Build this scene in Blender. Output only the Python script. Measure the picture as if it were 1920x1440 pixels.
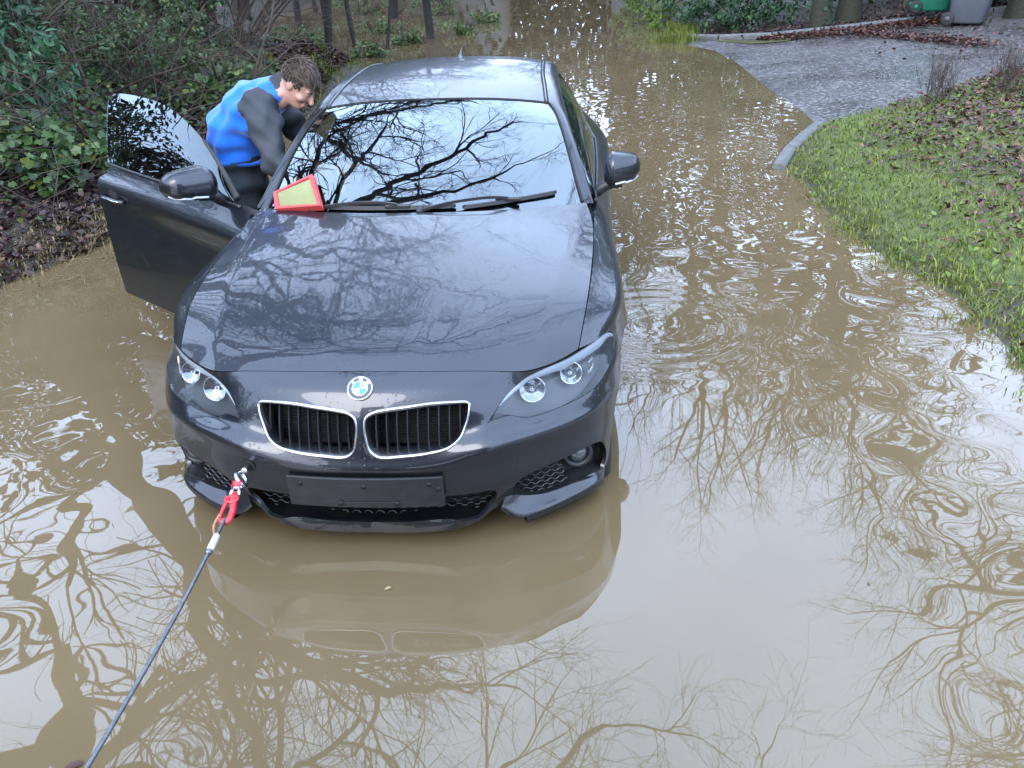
import bpy, bmesh, math, random
import numpy as np
from mathutils import Vector, Matrix, geometry

scene = bpy.context.scene
for _o in list(bpy.data.objects): bpy.data.objects.remove(_o)
COL = scene.collection
random.seed(7); RNG = np.random.default_rng(11)
R = math.radians

# ---------------------------------------------------------------- camera (held up in the cab of the recovery truck, rolled a little)
cam = bpy.data.cameras.new('camera'); cam.sensor_width = 36; cam.lens = 36 * 1642.14 / 1920
cam.clip_start = .05; cam.clip_end = 800
cam_o = bpy.data.objects.new('camera', cam); COL.objects.link(cam_o)
cam_o.matrix_world = Matrix(((.99684, -.00141, .07945, .7143), (.07101, .46445, -.88275, -2.3365), (-.03565, .8856, .46308, 1.8917), (0, 0, 0, 1)))
scene.camera = cam_o

# ---------------------------------------------------------------- sky, sun, exposure: a bright overcast winter afternoon
SUN_EL, SUN_AZ = R(34), R(200)
world = bpy.data.worlds.new('World'); scene.world = world; world.use_nodes = True
nt = world.node_tree; nt.nodes.clear()
sky = nt.nodes.new('ShaderNodeTexSky'); sky.sky_type = 'NISHITA'; sky.sun_disc = False
sky.sun_elevation = SUN_EL; sky.sun_rotation = SUN_AZ; sky.air_density = 1.0; sky.dust_density = 3.0; sky.ozone_density = 2.0
cl = nt.nodes.new('ShaderNodeRGB'); cl.outputs[0].default_value = (7.3, 9.3, 13.2, 1)       # the cloud sheet
noi = nt.nodes.new('ShaderNodeTexNoise'); noi.inputs['Scale'].default_value = 2.2; noi.inputs['Detail'].default_value = 5; noi.inputs['Roughness'].default_value = .55
rmp = nt.nodes.new('ShaderNodeMapRange'); rmp.inputs['From Min'].default_value = .3; rmp.inputs['From Max'].default_value = .7; rmp.inputs['To Min'].default_value = .70; rmp.inputs['To Max'].default_value = .97
mx = nt.nodes.new('ShaderNodeMix'); mx.data_type = 'RGBA'
bg = nt.nodes.new('ShaderNodeBackground'); bg.inputs['Strength'].default_value = .14
out = nt.nodes.new('ShaderNodeOutputWorld')
nt.links.new(noi.outputs['Fac'], rmp.inputs['Value']); nt.links.new(rmp.outputs['Result'], mx.inputs['Factor'])
nt.links.new(sky.outputs['Color'], mx.inputs['A']); nt.links.new(cl.outputs[0], mx.inputs['B'])
nt.links.new(mx.outputs['Result'], bg.inputs['Color']); nt.links.new(bg.outputs[0], out.inputs['Surface'])
sun = bpy.data.lights.new('sun', 'SUN'); sun.energy = .6; sun.angle = R(30); sun.color = (1, .97, .93)
sun_o = bpy.data.objects.new('sun', sun); COL.objects.link(sun_o)
_d = Vector((math.sin(SUN_AZ) * math.cos(SUN_EL), math.cos(SUN_AZ) * math.cos(SUN_EL), math.sin(SUN_EL)))
sun_o.rotation_euler = _d.to_track_quat('Z', 'Y').to_euler(); sun_o.location = (0, -10, 20)
vs = scene.view_settings; vs.view_transform = 'Standard'; vs.look = 'None'; vs.gamma = 1; vs.use_curve_mapping = False
vs.exposure = 1.95
scene.cycles.max_bounces = 8; scene.cycles.transparent_max_bounces = 12; scene.cycles.caustics_reflective = False; scene.cycles.caustics_refractive = False
scene.cycles.use_denoising = True

# ---------------------------------------------------------------- materials
MATS = {}
def mat(name, color, rough=.5, metal=0., spec=.5, coat=0., coat_rough=.03, noise=None, bump=None, alpha=None, trans=None, ior=1.45, sheen=0.):
    """procedural Principled material; noise=(scale, amount, second colour), bump=(scale, strength, distance)"""
    if name in MATS: return MATS[name]
    m = bpy.data.materials.new(name); m.use_nodes = True; n = m.node_tree.nodes; l = m.node_tree.links
    b = n['Principled BSDF']
    b.inputs['Base Color'].default_value = (*color, 1); b.inputs['Roughness'].default_value = rough; b.inputs['Metallic'].default_value = metal
    b.inputs['Specular IOR Level'].default_value = spec; b.inputs['Coat Weight'].default_value = coat; b.inputs['Coat Roughness'].default_value = coat_rough
    b.inputs['IOR'].default_value = ior; b.inputs['Sheen Weight'].default_value = sheen
    tc = n.new('ShaderNodeTexCoord')
    if noise:
        t = n.new('ShaderNodeTexNoise'); t.inputs['Scale'].default_value = noise[0]; t.inputs['Detail'].default_value = 6
        l.new(tc.outputs['Object'], t.inputs['Vector'])
        r = n.new('ShaderNodeMapRange'); r.inputs['From Min'].default_value = .5 - .5 * (1 - noise[1]) - .02 ; r.inputs['From Max'].default_value = .5 + .5 * (1 - noise[1]) + .02
        r.inputs['From Min'].default_value = .33; r.inputs['From Max'].default_value = .67; r.inputs['To Max'].default_value = noise[1]
        l.new(t.outputs['Fac'], r.inputs['Value'])
        mm = n.new('ShaderNodeMix'); mm.data_type = 'RGBA'; mm.inputs['A'].default_value = (*color, 1); mm.inputs['B'].default_value = (*noise[2], 1)
        l.new(r.outputs['Result'], mm.inputs['Factor']); l.new(mm.outputs['Result'], b.inputs['Base Color'])
    if bump:
        t2 = n.new('ShaderNodeTexNoise'); t2.inputs['Scale'].default_value = bump[0]; t2.inputs['Detail'].default_value = 5
        l.new(tc.outputs['Object'], t2.inputs['Vector'])
        bp = n.new('ShaderNodeBump'); bp.inputs['Strength'].default_value = bump[1]; bp.inputs['Distance'].default_value = bump[2]
        l.new(t2.outputs['Fac'], bp.inputs['Height']); l.new(bp.outputs['Normal'], b.inputs['Normal'])
    if trans: b.inputs['Transmission Weight'].default_value = trans
    if alpha is not None: b.inputs['Alpha'].default_value = alpha
    MATS[name] = m
    return m

def leaf_mat(name, c1, c2, rough=.4, trans=.25, scale=9., c3=None):
    """foliage: colour varies leaf by leaf (random per island), some light comes through"""
    if name in MATS: return MATS[name]
    m = bpy.data.materials.new(name); m.use_nodes = True; n = m.node_tree.nodes; l = m.node_tree.links
    b = n['Principled BSDF']; b.inputs['Roughness'].default_value = rough; b.inputs['Specular IOR Level'].default_value = .28
    g = n.new('ShaderNodeNewGeometry'); oi = n.new('ShaderNodeObjectInfo')
    ad = n.new('ShaderNodeMath'); ad.operation = 'ADD'; fr = n.new('ShaderNodeMath'); fr.operation = 'FRACT'
    l.new(g.outputs['Random Per Island'], ad.inputs[0]); l.new(oi.outputs['Random'], ad.inputs[1]); l.new(ad.outputs[0], fr.inputs[0])
    cr = n.new('ShaderNodeValToRGB'); e = cr.color_ramp.elements
    e[0].color = (*c1, 1); e[1].color = (*c2, 1)
    if c3:
        x = cr.color_ramp.elements.new(.9); x.color = (*c2, 1); e[-1].color = (*c3, 1)
    l.new(fr.outputs[0], cr.inputs['Fac']); l.new(cr.outputs['Color'], b.inputs['Base Color'])
    if trans:
        tr = n.new('ShaderNodeBsdfTranslucent'); l.new(cr.outputs['Color'], tr.inputs['Color'])
        mxs = n.new('ShaderNodeMixShader'); mxs.inputs[0].default_value = trans
        l.new(b.outputs[0], mxs.inputs[1]); l.new(tr.outputs[0], mxs.inputs[2]); l.new(mxs.outputs[0], n['Material Output'].inputs['Surface'])
    MATS[name] = m
    return m

# ---------------------------------------------------------------- object helpers
def obj(name, V, F, m=None, parent=None, smooth=True, label=None, cat=None, group=None, kind=None):
    me = bpy.data.meshes.new(name)
    me.from_pydata([tuple(map(float, v)) for v in V], [], [tuple(int(i) for i in f) for f in F]); me.update()
    if smooth: me.polygons.foreach_set('use_smooth', [True] * len(me.polygons))
    if m is not None:
        for q in (m if isinstance(m, (list, tuple)) else [m]): me.materials.append(q)
    o = bpy.data.objects.new(name, me); COL.objects.link(o)
    if parent is not None: o.parent = parent
    return tag(o, label, cat, group, kind)

def bigmesh(name, V, F, m, parent=None, smooth=False, **k):
    """V (n,3) array, F (k,3|4) int array: fast path for leaves and grass"""
    V = np.asarray(V, np.float32); F = np.asarray(F, np.int32); me = bpy.data.meshes.new(name)
    me.vertices.add(len(V)); me.vertices.foreach_set('co', V.ravel())
    c = F.shape[1]; me.loops.add(F.size); me.loops.foreach_set('vertex_index', F.ravel())
    me.polygons.add(len(F)); me.polygons.foreach_set('loop_start', np.arange(0, F.size, c, dtype=np.int32))
    me.polygons.foreach_set('loop_total', np.full(len(F), c, np.int32))
    if smooth: me.polygons.foreach_set('use_smooth', np.ones(len(F), bool))
    me.update(calc_edges=True); me.validate()
    if m is not None:
        for q in (m if isinstance(m, (list, tuple)) else [m]): me.materials.append(q)
    o = bpy.data.objects.new(name, me); COL.objects.link(o)
    if parent is not None: o.parent = parent
    return tag(o, **k)

def tag(o, label=None, cat=None, group=None, kind=None):
    if label: o['label'] = label
    if cat: o['category'] = cat
    if group: o['group'] = group
    if kind: o['kind'] = kind
    return o

def empty(name, loc=(0, 0, 0), rot=(0, 0, 0), label=None, cat=None, group=None, parent=None):
    o = bpy.data.objects.new(name, None); COL.objects.link(o); o.location = loc; o.rotation_euler = rot; o.empty_display_size = .1
    if parent is not None: o.parent = parent
    return tag(o, label, cat, group)

def bm_obj(name, bm, m=None, parent=None, smooth=True, **k):
    bmesh.ops.recalc_face_normals(bm, faces=bm.faces)
    me = bpy.data.meshes.new(name); bm.to_mesh(me); bm.free()
    if smooth: me.polygons.foreach_set('use_smooth', [True] * len(me.polygons))
    if m is not None:
        for q in (m if isinstance(m, (list, tuple)) else [m]): me.materials.append(q)
    o = bpy.data.objects.new(name, me); COL.objects.link(o)
    if parent is not None: o.parent = parent
    return tag(o, **k)

def tube(path, rad, n=8, caps=True):
    """V, F of a tube along path (m,3); rad scalar or list"""
    P = np.asarray(path, float); m = len(P); r = np.full(m, rad) if np.isscalar(rad) else np.asarray(rad, float)
    T = np.gradient(P, axis=0); T /= np.linalg.norm(T, axis=1)[:, None] + 1e-12
    a = np.array([0, 0, 1.]) if abs(T[0, 2]) < .9 else np.array([1., 0, 0])
    V = []; nrm = np.cross(T[0], a); nrm /= np.linalg.norm(nrm)
    for i in range(m):
        nrm = nrm - T[i] * (nrm @ T[i]); nrm /= np.linalg.norm(nrm) + 1e-12; b = np.cross(T[i], nrm)
        for k in range(n):
            w = 2 * math.pi * k / n; V.append(P[i] + r[i] * (math.cos(w) * nrm + math.sin(w) * b))
    F = [(i * n + k, i * n + (k + 1) % n, (i + 1) * n + (k + 1) % n, (i + 1) * n + k) for i in range(m - 1) for k in range(n)]
    if caps: F += [tuple(range(n))[::-1], tuple((m - 1) * n + k for k in range(n))]
    return V, F

def join(parts):
    V, F = [], []
    for v, f in parts:
        o = len(V); V += list(v); F += [tuple(i + o for i in q) for q in f]
    return V, F

def box(c, s, rot=None):
    c = np.array(c, float); s = np.array(s, float) / 2
    V = np.array([(x, y, z) for x in (-1, 1) for y in (-1, 1) for z in (-1, 1)], float) * s
    if rot is not None: V = V @ np.array(rot).T
    return list(V + c), [(0, 1, 3, 2), (4, 6, 7, 5), (0, 4, 5, 1), (2, 3, 7, 6), (0, 2, 6, 4), (1, 5, 7, 3)]

def grid_faces(nu, nv, flip=False):
    F = []
    for i in range(nu - 1):
        for j in range(nv - 1):
            q = (i * nv + j, (i + 1) * nv + j, (i + 1) * nv + j + 1, i * nv + j + 1)
            F.append(q[::-1] if flip else q)
    return F

def add_bevel(o, w=.004, seg=2, angle=35):
    b = o.modifiers.new('bevel', 'BEVEL'); b.width = w; b.segments = seg; b.limit_method = 'ANGLE'; b.angle_limit = R(angle); b.harden_normals = False
    return o
def add_sub(o, lv=2):
    s = o.modifiers.new('subsurf', 'SUBSURF'); s.levels = lv; s.render_levels = lv
    return o
def add_solid(o, t, off=-1):
    s = o.modifiers.new('solid', 'SOLIDIFY'); s.thickness = t; s.offset = off
    return o
# ---------------------------------------------------------------- car body surfaces (car space: x right, y to the tail, z up from the wheels' ground)
def pchip(t, P, q):
    t = np.asarray(t, float); P = np.asarray(P, float); q = np.clip(np.asarray(q, float), t[0], t[-1])
    h = np.diff(t)[:, None]; d = np.diff(P, axis=0) / h
    n = len(t); m = np.zeros_like(P)
    if n == 2:
        m[:] = d[0]
    else:
        w1 = 2 * h[1:] + h[:-1]; w2 = h[1:] + 2 * h[:-1]
        with np.errstate(divide='ignore', invalid='ignore'):
            hm = (w1 + w2) / (w1 / d[:-1] + w2 / d[1:])
        cat = (h[1:] * d[:-1] + h[:-1] * d[1:]) / (h[1:] + h[:-1])
        m[1:-1] = np.where(d[:-1] * d[1:] > 0, np.where(np.isfinite(hm), 0.5 * hm + 0.5 * cat, cat), 0.55 * cat)
        m[0] = 1.5 * d[0] - 0.5 * m[1]; m[-1] = 1.5 * d[-1] - 0.5 * m[-2]
    i = np.clip(np.searchsorted(t, q, side='right') - 1, 0, n - 2)
    hh = h[i]; s = ((q - t[i])[:, None]) / hh
    return ((1 + 2 * s) * (1 - s) ** 2 * P[i] + s * (1 - s) ** 2 * hh * m[i] + s * s * (3 - 2 * s) * P[i + 1] + s * s * (s - 1) * hh * m[i + 1])

def arclen(P):
    P = np.asarray(P, float)
    return np.r_[0, np.cumsum(np.linalg.norm(np.diff(P, axis=0), axis=1))]

def resample(P, n, closed=False):
    P = np.asarray(P, float)
    if closed: P = np.vstack([P, P[:1]])
    s = arclen(P)
    return pchip(s, P, np.linspace(0, s[-1], n))

def smooth_grid(G, it_u=0, it_v=0):
    G = G.copy()
    for _ in range(it_u):
        G[1:-1] = 0.25 * G[:-2] + 0.5 * G[1:-1] + 0.25 * G[2:]
    for _ in range(it_v):
        G[:, 1:-1] = 0.25 * G[:, :-2] + 0.5 * G[:, 1:-1] + 0.25 * G[:, 2:]
    return G

class Surf:
    """tensor surface through a list of curves; u runs along the curves, v across them"""
    def __init__(self, curves, key=None, vt=None, NU=240, NV=160, su=6, sv=6):
        us = np.linspace(0, 1, NU); rows = []
        for c in curves:
            c = np.asarray(c, float)
            if key is None:
                t = arclen(c); t = t / t[-1]
            else:                                    # common parameter: a chosen coordinate
                t = c[:, key]; t = (t - t[0]) / (t[-1] - t[0])
            rows.append(pchip(t, c, us))
        R = np.array(rows)
        if vt is None:
            vt = np.r_[0, np.cumsum(np.linalg.norm(np.diff(R, axis=0), axis=2).mean(axis=1))]; vt = vt / vt[-1]
        vs = np.linspace(0, 1, NV)
        G = np.zeros((NU, NV, 3))
        for i in range(NU):
            G[i] = pchip(vt, R[:, i], vs)
        self.vt = vt
        self.G = smooth_grid(G, su, sv); self.NU, self.NV = NU, NV
        self.lu = np.linalg.norm(np.diff(self.G, axis=0), axis=2).sum(axis=0).mean()
        self.lv = np.linalg.norm(np.diff(self.G, axis=1), axis=2).sum(axis=1).mean()
    def __call__(self, uv):
        uv = np.clip(np.asarray(uv, float), 0, 1)
        a = uv[:, 0] * (self.NU - 1); b = uv[:, 1] * (self.NV - 1)
        i = np.clip(a.astype(int), 0, self.NU - 2); j = np.clip(b.astype(int), 0, self.NV - 2)
        a = (a - i)[:, None]; b = (b - j)[:, None]; G = self.G
        return (1 - a) * (1 - b) * G[i, j] + a * (1 - b) * G[i + 1, j] + (1 - a) * b * G[i, j + 1] + a * b * G[i + 1, j + 1]
    def normal(self, uv, e=0.006):
        uv = np.asarray(uv, float)
        du = self(uv + [e, 0]) - self(uv - [e, 0]); dv = self(uv + [0, e]) - self(uv - [0, e])
        n = np.cross(du, dv); return n / (np.linalg.norm(n, axis=1)[:, None] + 1e-12)
    def nearest(self, X):
        X = np.atleast_2d(X); out = []
        for p in X:
            d = ((self.G - p) ** 2).sum(axis=2); k = np.unravel_index(d.argmin(), d.shape)
            out.append((k[0] / (self.NU - 1), k[1] / (self.NV - 1)))
        return np.array(out)

HOOD_SIDE = [(.703, .360, .757), (.714, .422, .790), (.726, .505, .826), (.737, .601, .858), (.749, .740, .884), (.757, .905, .904), (.762, 1.097, .922), (.759, 1.290, .946), (.734, 1.432, .985)]
FRONT_EDGE = [(0, .165, .762), (.2, .170, .759), (.4, .192, .750), (.534, .221, .737), (.60, .272, .734), (.655, .318, .742), (.703, .360, .757)]

def hood_rows():
    rows = [FRONT_EDGE]
    for yc, zc, xs, ys, zs, p in ((.23, .795, .709, .392, .775, 2.4), (.34, .828, .718, .45, .803, 2.6), (.52, .868, .7335, .565, .848, 2.8), (.80, .925, .752, .82, .893, 3.0), (1.03, .966, .762, 1.10, .922, 3.0), (1.18, .990, .760, 1.275, .944, 2.8), (1.245, 1.000, .734, 1.432, .985, 2.4)):
        r = []
        for s in (0, .2, .4, .58, .72, .84, .93, 1):
            r.append((xs * s, yc + (ys - yc) * s ** 2.3, zc + (zs - zc) * s ** p))
        rows.append(r)
    return rows
S_HOOD = Surf(hood_rows(), key=0, NU=200, NV=160, su=8, sv=10)
def _hood_creases():
    G = S_HOOD.G; NU, NV = S_HOOD.NU, S_HOOD.NV
    s = np.linspace(0, 1, NU)[:, None]; t = np.linspace(0, 1, NV)[None, :]
    fade = np.clip(t / .12, 0, 1) * np.clip((1 - t) / .06, 0, 1)
    fade = fade * fade * (3 - 2 * fade)
    c1 = .20 + .24 * t; c2 = .77 + .16 * t
    d1 = s - c1; d2 = s - c2
    b = .0045 / (1 + np.exp(d1 / .022)) - .0                     # power dome edge: a small step
    b = b + .006 * np.exp(-np.abs(np.sqrt(d2 * d2 + .0006)) / .06)
    G[:, :, 2] += b * fade
_hood_creases()

FASCIA = [
    [(0, .165, .762), (.2, .170, .759), (.4, .192, .750), (.534, .221, .735), (.60, .272, .730), (.655, .318, .733), (.703, .365, .742), (.765, .445, .752), (.805, .530, .752), (.838, .62, .745), (.865, .72, .735)],
    [(0, .105, .728), (.2, .118, .725), (.38, .150, .712), (.50, .200, .692), (.57, .240, .686), (.63, .290, .686), (.69, .345, .692), (.76, .425, .700), (.812, .520, .700), (.848, .62, .695), (.872, .72, .69)],
    [(0, .062, .655), (.2, .080, .655), (.34, .108, .655), (.42, .125, .645), (.50, .172, .640), (.60, .235, .640), (.69, .302, .650), (.77, .390, .665), (.822, .500, .668), (.856, .62, .66), (.878, .72, .65)],
    [(0, .040, .575), (.2, .055, .575), (.33, .085, .585), (.406, .100, .598), (.48, .135, .592), (.577, .195, .585), (.67, .245, .602), (.755, .325, .622), (.815, .440, .645), (.862, .60, .62), (.885, .72, .60)],
    [(0, .024, .500), (.15, .028, .502), (.26, .036, .515), (.34, .048, .540), (.40, .058, .556), (.47, .085, .566), (.57, .145, .566), (.68, .228, .566), (.76, .305, .570), (.825, .430, .590), (.870, .60, .575), (.891, .72, .56)],
    [(0, .016, .478), (.15, .020, .480), (.26, .028, .492), (.34, .038, .518), (.40, .046, .538), (.47, .072, .550), (.57, .132, .552), (.68, .217, .552), (.76, .297, .554), (.828, .425, .570), (.872, .60, .555), (.892, .72, .54)],
    [(0, .028, .440), (.2, .032, .440), (.34, .046, .462), (.42, .062, .480), (.50, .095, .488), (.60, .160, .488), (.70, .238, .490), (.77, .312, .496), (.828, .435, .505), (.868, .60, .50), (.888, .72, .49)],
    [(0, .042, .370), (.2, .046, .370), (.36, .058, .380), (.44, .075, .392), (.50, .100, .400), (.60, .165, .408), (.70, .235, .418), (.77, .305, .426), (.824, .430, .42), (.862, .60, .41), (.882, .72, .40)],
    [(0, .062, .300), (.2, .066, .300), (.36, .082, .310), (.43, .095, .325), (.49, .125, .335), (.58, .175, .340), (.69, .238, .345), (.765, .310, .345), (.815, .430, .33), (.852, .60, .31), (.872, .72, .30)],
    [(0, .050, .245), (.18, .044, .248), (.31, .046, .262), (.385, .086, .275), (.44, .122, .295), (.56, .185, .290), (.68, .240, .290), (.76, .312, .285), (.806, .430, .265), (.840, .60, .25), (.862, .72, .24)],
    [(0, .050, .205), (.168, .044, .212), (.285, .047, .226), (.365, .082, .238), (.415, .108, .270), (.54, .185, .262), (.67, .240, .262), (.75, .312, .255), (.798, .430, .235), (.83, .60, .22), (.852, .72, .21)],
]
S_FASCIA = Surf(FASCIA, NU=320, NV=260, su=5, sv=4)

SIDE = [
    HOOD_SIDE[0:1] + [(.726, .505, .826), (.749, .740, .884), (.762, 1.097, .922), (.765, 1.30, .946), (.772, 1.46, .970), (.785, 1.8, .990), (.792, 2.2, 1.008), (.790, 2.6, 1.028), (.755, 3.0, 1.045), (.715, 3.4, 1.055), (.69, 3.8, 1.045), (.63, 4.2, 1.0)],
    [(.765, .445, .752), (.775, .54, .806), (.795, .76, .862), (.806, 1.1, .895), (.806, 1.3, .912), (.806, 1.46, .925), (.812, 1.8, .945), (.818, 2.2, .965), (.818, 2.6, .985), (.802, 3.0, 1.000), (.775, 3.4, 1.01), (.735, 3.8, 1.0), (.68, 4.24, .96)],
    [(.818, .560, .745), (.838, .62, .778), (.860, .80, .822), (.858, 1.1, .845), (.850, 1.3, .856), (.846, 1.46, .868), (.846, 1.8, .890), (.850, 2.2, .922), (.858, 2.6, .950), (.858, 3.0, .958), (.845, 3.4, .94), (.80, 3.8, .93), (.72, 4.28, .90)],
    [(.822, .565, .735), (.843, .63, .766), (.866, .80, .808), (.864, 1.1, .831), (.856, 1.3, .842), (.852, 1.46, .854), (.852, 1.8, .876), (.856, 2.2, .908), (.864, 2.6, .936), (.866, 3.0, .944), (.855, 3.4, .926), (.81, 3.8, .916), (.726, 4.29, .885)],
    [(.856, .62, .66), (.868, .70, .70), (.882, .80, .72), (.872, 1.1, .73), (.846, 1.3, .74), (.836, 1.46, .745), (.834, 1.8, .76), (.840, 2.2, .78), (.862, 2.6, .80), (.889, 3.0, .81), (.890, 3.4, .81), (.84, 3.8, .80), (.74, 4.32, .77)],
    [(.870, .62, .56), (.884, .70, .58), (.896, .80, .60), (.884, 1.1, .60), (.856, 1.3, .60), (.848, 1.46, .60), (.848, 1.8, .61), (.852, 2.2, .62), (.870, 2.6, .64), (.894, 3.0, .66), (.898, 3.4, .66), (.84, 3.8, .65), (.735, 4.34, .62)],
    [(.868, .62, .43), (.882, .70, .44), (.893, .80, .45), (.884, 1.1, .45), (.866, 1.3, .44), (.860, 1.46, .43), (.860, 1.8, .43), (.864, 2.2, .44), (.876, 2.6, .46), (.890, 3.0, .48), (.894, 3.4, .48), (.835, 3.8, .47), (.72, 4.34, .45)],
    [(.85, .62, .30), (.862, .70, .30), (.874, .80, .30), (.868, 1.1, .29), (.856, 1.3, .27), (.852, 1.46, .26), (.852, 1.8, .26), (.856, 2.2, .26), (.866, 2.6, .27), (.876, 3.0, .29), (.88, 3.4, .30), (.82, 3.8, .29), (.70, 4.32, .27)],
    [(.83, .62, .21), (.84, .70, .20), (.85, .80, .20), (.846, 1.1, .19), (.836, 1.3, .18), (.832, 1.46, .18), (.832, 1.8, .18), (.836, 2.2, .18), (.844, 2.6, .18), (.85, 3.0, .19), (.85, 3.4, .20), (.80, 3.8, .20), (.68, 4.30, .20)],
]
S_SIDE = Surf(SIDE, NU=400, NV=140, su=4, sv=3)

WS_SIDE = [(.708, 1.50, .985), (.692, 1.548, 1.031), (.677, 1.595, 1.075), (.662, 1.652, 1.118), (.646, 1.714, 1.160), (.629, 1.782, 1.204), (.610, 1.862, 1.246), (.586, 1.955, 1.287), (.552, 2.035, 1.321)]

DITCH = [(.552, 2.035, 1.326), (.543, 2.15, 1.355), (.533, 2.27, 1.382), (.522, 2.40, 1.402), (.515, 2.55, 1.416), (.508, 2.81, 1.427), (.50, 3.0, 1.420), (.485, 3.2, 1.395)]
ROOF_MID = [(0, 2.000, 1.362), (0, 2.12, 1.388), (0, 2.25, 1.412), (0, 2.40, 1.432), (0, 2.57, 1.449), (0, 2.83, 1.458), (0, 3.02, 1.452), (0, 3.24, 1.432)]
def roof_rows():
    rows = []
    for (x, y, z), (_, yc, zc) in zip(DITCH, ROOF_MID):
        rows.append([((x) * s, yc + (y - yc) * s ** 2.4, zc + (z - zc) * s ** 2.6) for s in (0, .25, .5, .7, .85, .95, 1)])
    return rows
S_ROOF = Surf(roof_rows(), key=0, NU=120, NV=120, su=6, sv=6)
def screen_rows():
    rows = []
    for yc, zc, (x, y, z), p in ((1.27, .978, (.716, 1.475, .965), 2.6), (1.40, 1.062, (.690, 1.556, 1.036), 2.6), (1.53, 1.137, (.662, 1.652, 1.118), 2.5), (1.665, 1.207, (.636, 1.756, 1.186), 2.4), (1.80, 1.272, (.605, 1.880, 1.256), 2.3), (1.91, 1.322, (.577, 1.975, 1.298), 2.3), (1.994, 1.357, (.552, 2.03, 1.320), 2.3)):
        rows.append([(x * s, yc + (y - yc) * s ** p, zc + (z - zc) * s ** 2.4) for s in (0, .25, .5, .7, .85, .95, 1)])
    return rows
S_SCREEN = Surf(screen_rows(), key=0, NU=140, NV=140, su=10, sv=14)
RAIL_IN = [(.722, 1.46, .962)] + WS_SIDE + DITCH[1:] + [(.52, 3.5, 1.27), (.565, 3.75, 1.14), (.60, 3.95, 1.075)]
RAIL_OUT = [(.762, 1.46, .972), (.748, 1.53, 1.01), (.728, 1.60, 1.055), (.703, 1.69, 1.112), (.676, 1.80, 1.172), (.650, 1.93, 1.234), (.622, 2.10, 1.295), (.598, 2.3, 1.343), (.582, 2.55, 1.366), (.572, 2.8, 1.368), (.578, 3.0, 1.345), (.602, 3.2, 1.28), (.655, 3.4, 1.17), (.70, 3.56, 1.07), (.70, 3.75, 1.05), (.672, 3.95, 1.035)]
def rail_rows():
    n = 60
    q = np.linspace(1.46, 3.95, n)
    A = np.array(RAIL_IN); B = np.array(RAIL_OUT)
    a = pchip(A[:, 1], A, q); b = pchip(B[:, 1], B, q)
    out = []
    for k in (0, .18, .4, .65, .85, 1):
        m = a * (1 - k) + b * k
        bulge = .022 * 4 * k * (1 - k)
        m[:, 0] += bulge * .8; m[:, 2] += bulge * .7
        out.append(m)
    return out
S_RAIL = Surf(rail_rows(), key=1, NU=200, NV=40, su=4, sv=2)
def window_rows():
    q = np.linspace(1.50, 3.55, 50)
    B = np.array(RAIL_OUT); T = np.array(SIDE[0])
    top = pchip(B[:, 1], B, q); bot = pchip(T[:, 1], T, q)
    out = []
    for k in (0, .33, .66, 1):
        m = top * (1 - k) + bot * k
        m[:, 0] += .018 * 4 * k * (1 - k) - .006
        out.append(m)
    return out
S_WINDOW = Surf(window_rows(), key=1, NU=160, NV=60, su=2, sv=2)
HEADLIGHT_UV = [(0.33, 0.295), (0.3426, 0.2585), (0.373, 0.1873), (0.403, 0.1406), (0.4345, 0.0916), (0.4789, 0.0285), (0.5536, 0.0), (0.6358, 0.0), (0.7219, 0.0), (0.7808, 0.0), (0.8315, 0.0099), (0.8861, 0.0576), (0.8637, 0.134), (0.7985, 0.2433), (0.7326, 0.2958), (0.6743, 0.3087), (0.6035, 0.3053), (0.5384, 0.3004), (0.4789, 0.3008), (0.4389, 0.2969), (0.417, 0.2799), (0.3959, 0.2594), (0.3644, 0.2643)]
KIDNEY_UV = [(0.2957, 0.1777), (0.2883, 0.2307), (0.2728, 0.2917), (0.2498, 0.3522), (0.2217, 0.3767), (0.1794, 0.3824), (0.1109, 0.387), (0.0425, 0.3888), (0.0229, 0.3667), (0.0116, 0.3063), (0.0081, 0.2505), (0.0134, 0.2136), (0.0322, 0.1928), (0.0793, 0.1802), (0.1222, 0.1741), (0.194, 0.1642), (0.2653, 0.1641), (0.2868, 0.1651)]
INTAKE_UV = [(0.2169, 0.7363), (0.3084, 0.7329), (0.3312, 0.7434), (0.3387, 0.7754), (0.3368, 0.8833), (0.3031, 0.9796), (0.2679, 0.963), (0.2008, 0.9182), (0.136, 0.9254), (0.0628, 0.9337), (0.0082, 0.9385)]
FOG_UV = [(0.3873, 0.8112), (0.4088, 0.7147), (0.4606, 0.6926), (0.5443, 0.6863), (0.6378, 0.6904), (0.673, 0.7117), (0.7141, 0.7879), (0.7488, 0.9118), (0.7362, 0.9727), (0.5827, 0.93), (0.4853, 0.9665), (0.4401, 0.9459), (0.4085, 0.9088)]
LAMP_A_UV = (0.4903, 0.1391)
LAMP_B_UV = (0.6331, 0.1233)
FOG_LAMP_UV = (0.584, 0.7522)
TOW_UV = (0.3134, 0.5645)
FILTER_CORNERS = [(-.673, 1.463, 1.037), (-.487, 1.477, 1.113), (-.410, 1.292, 1.017), (-.641, 1.368, .986)]
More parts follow.
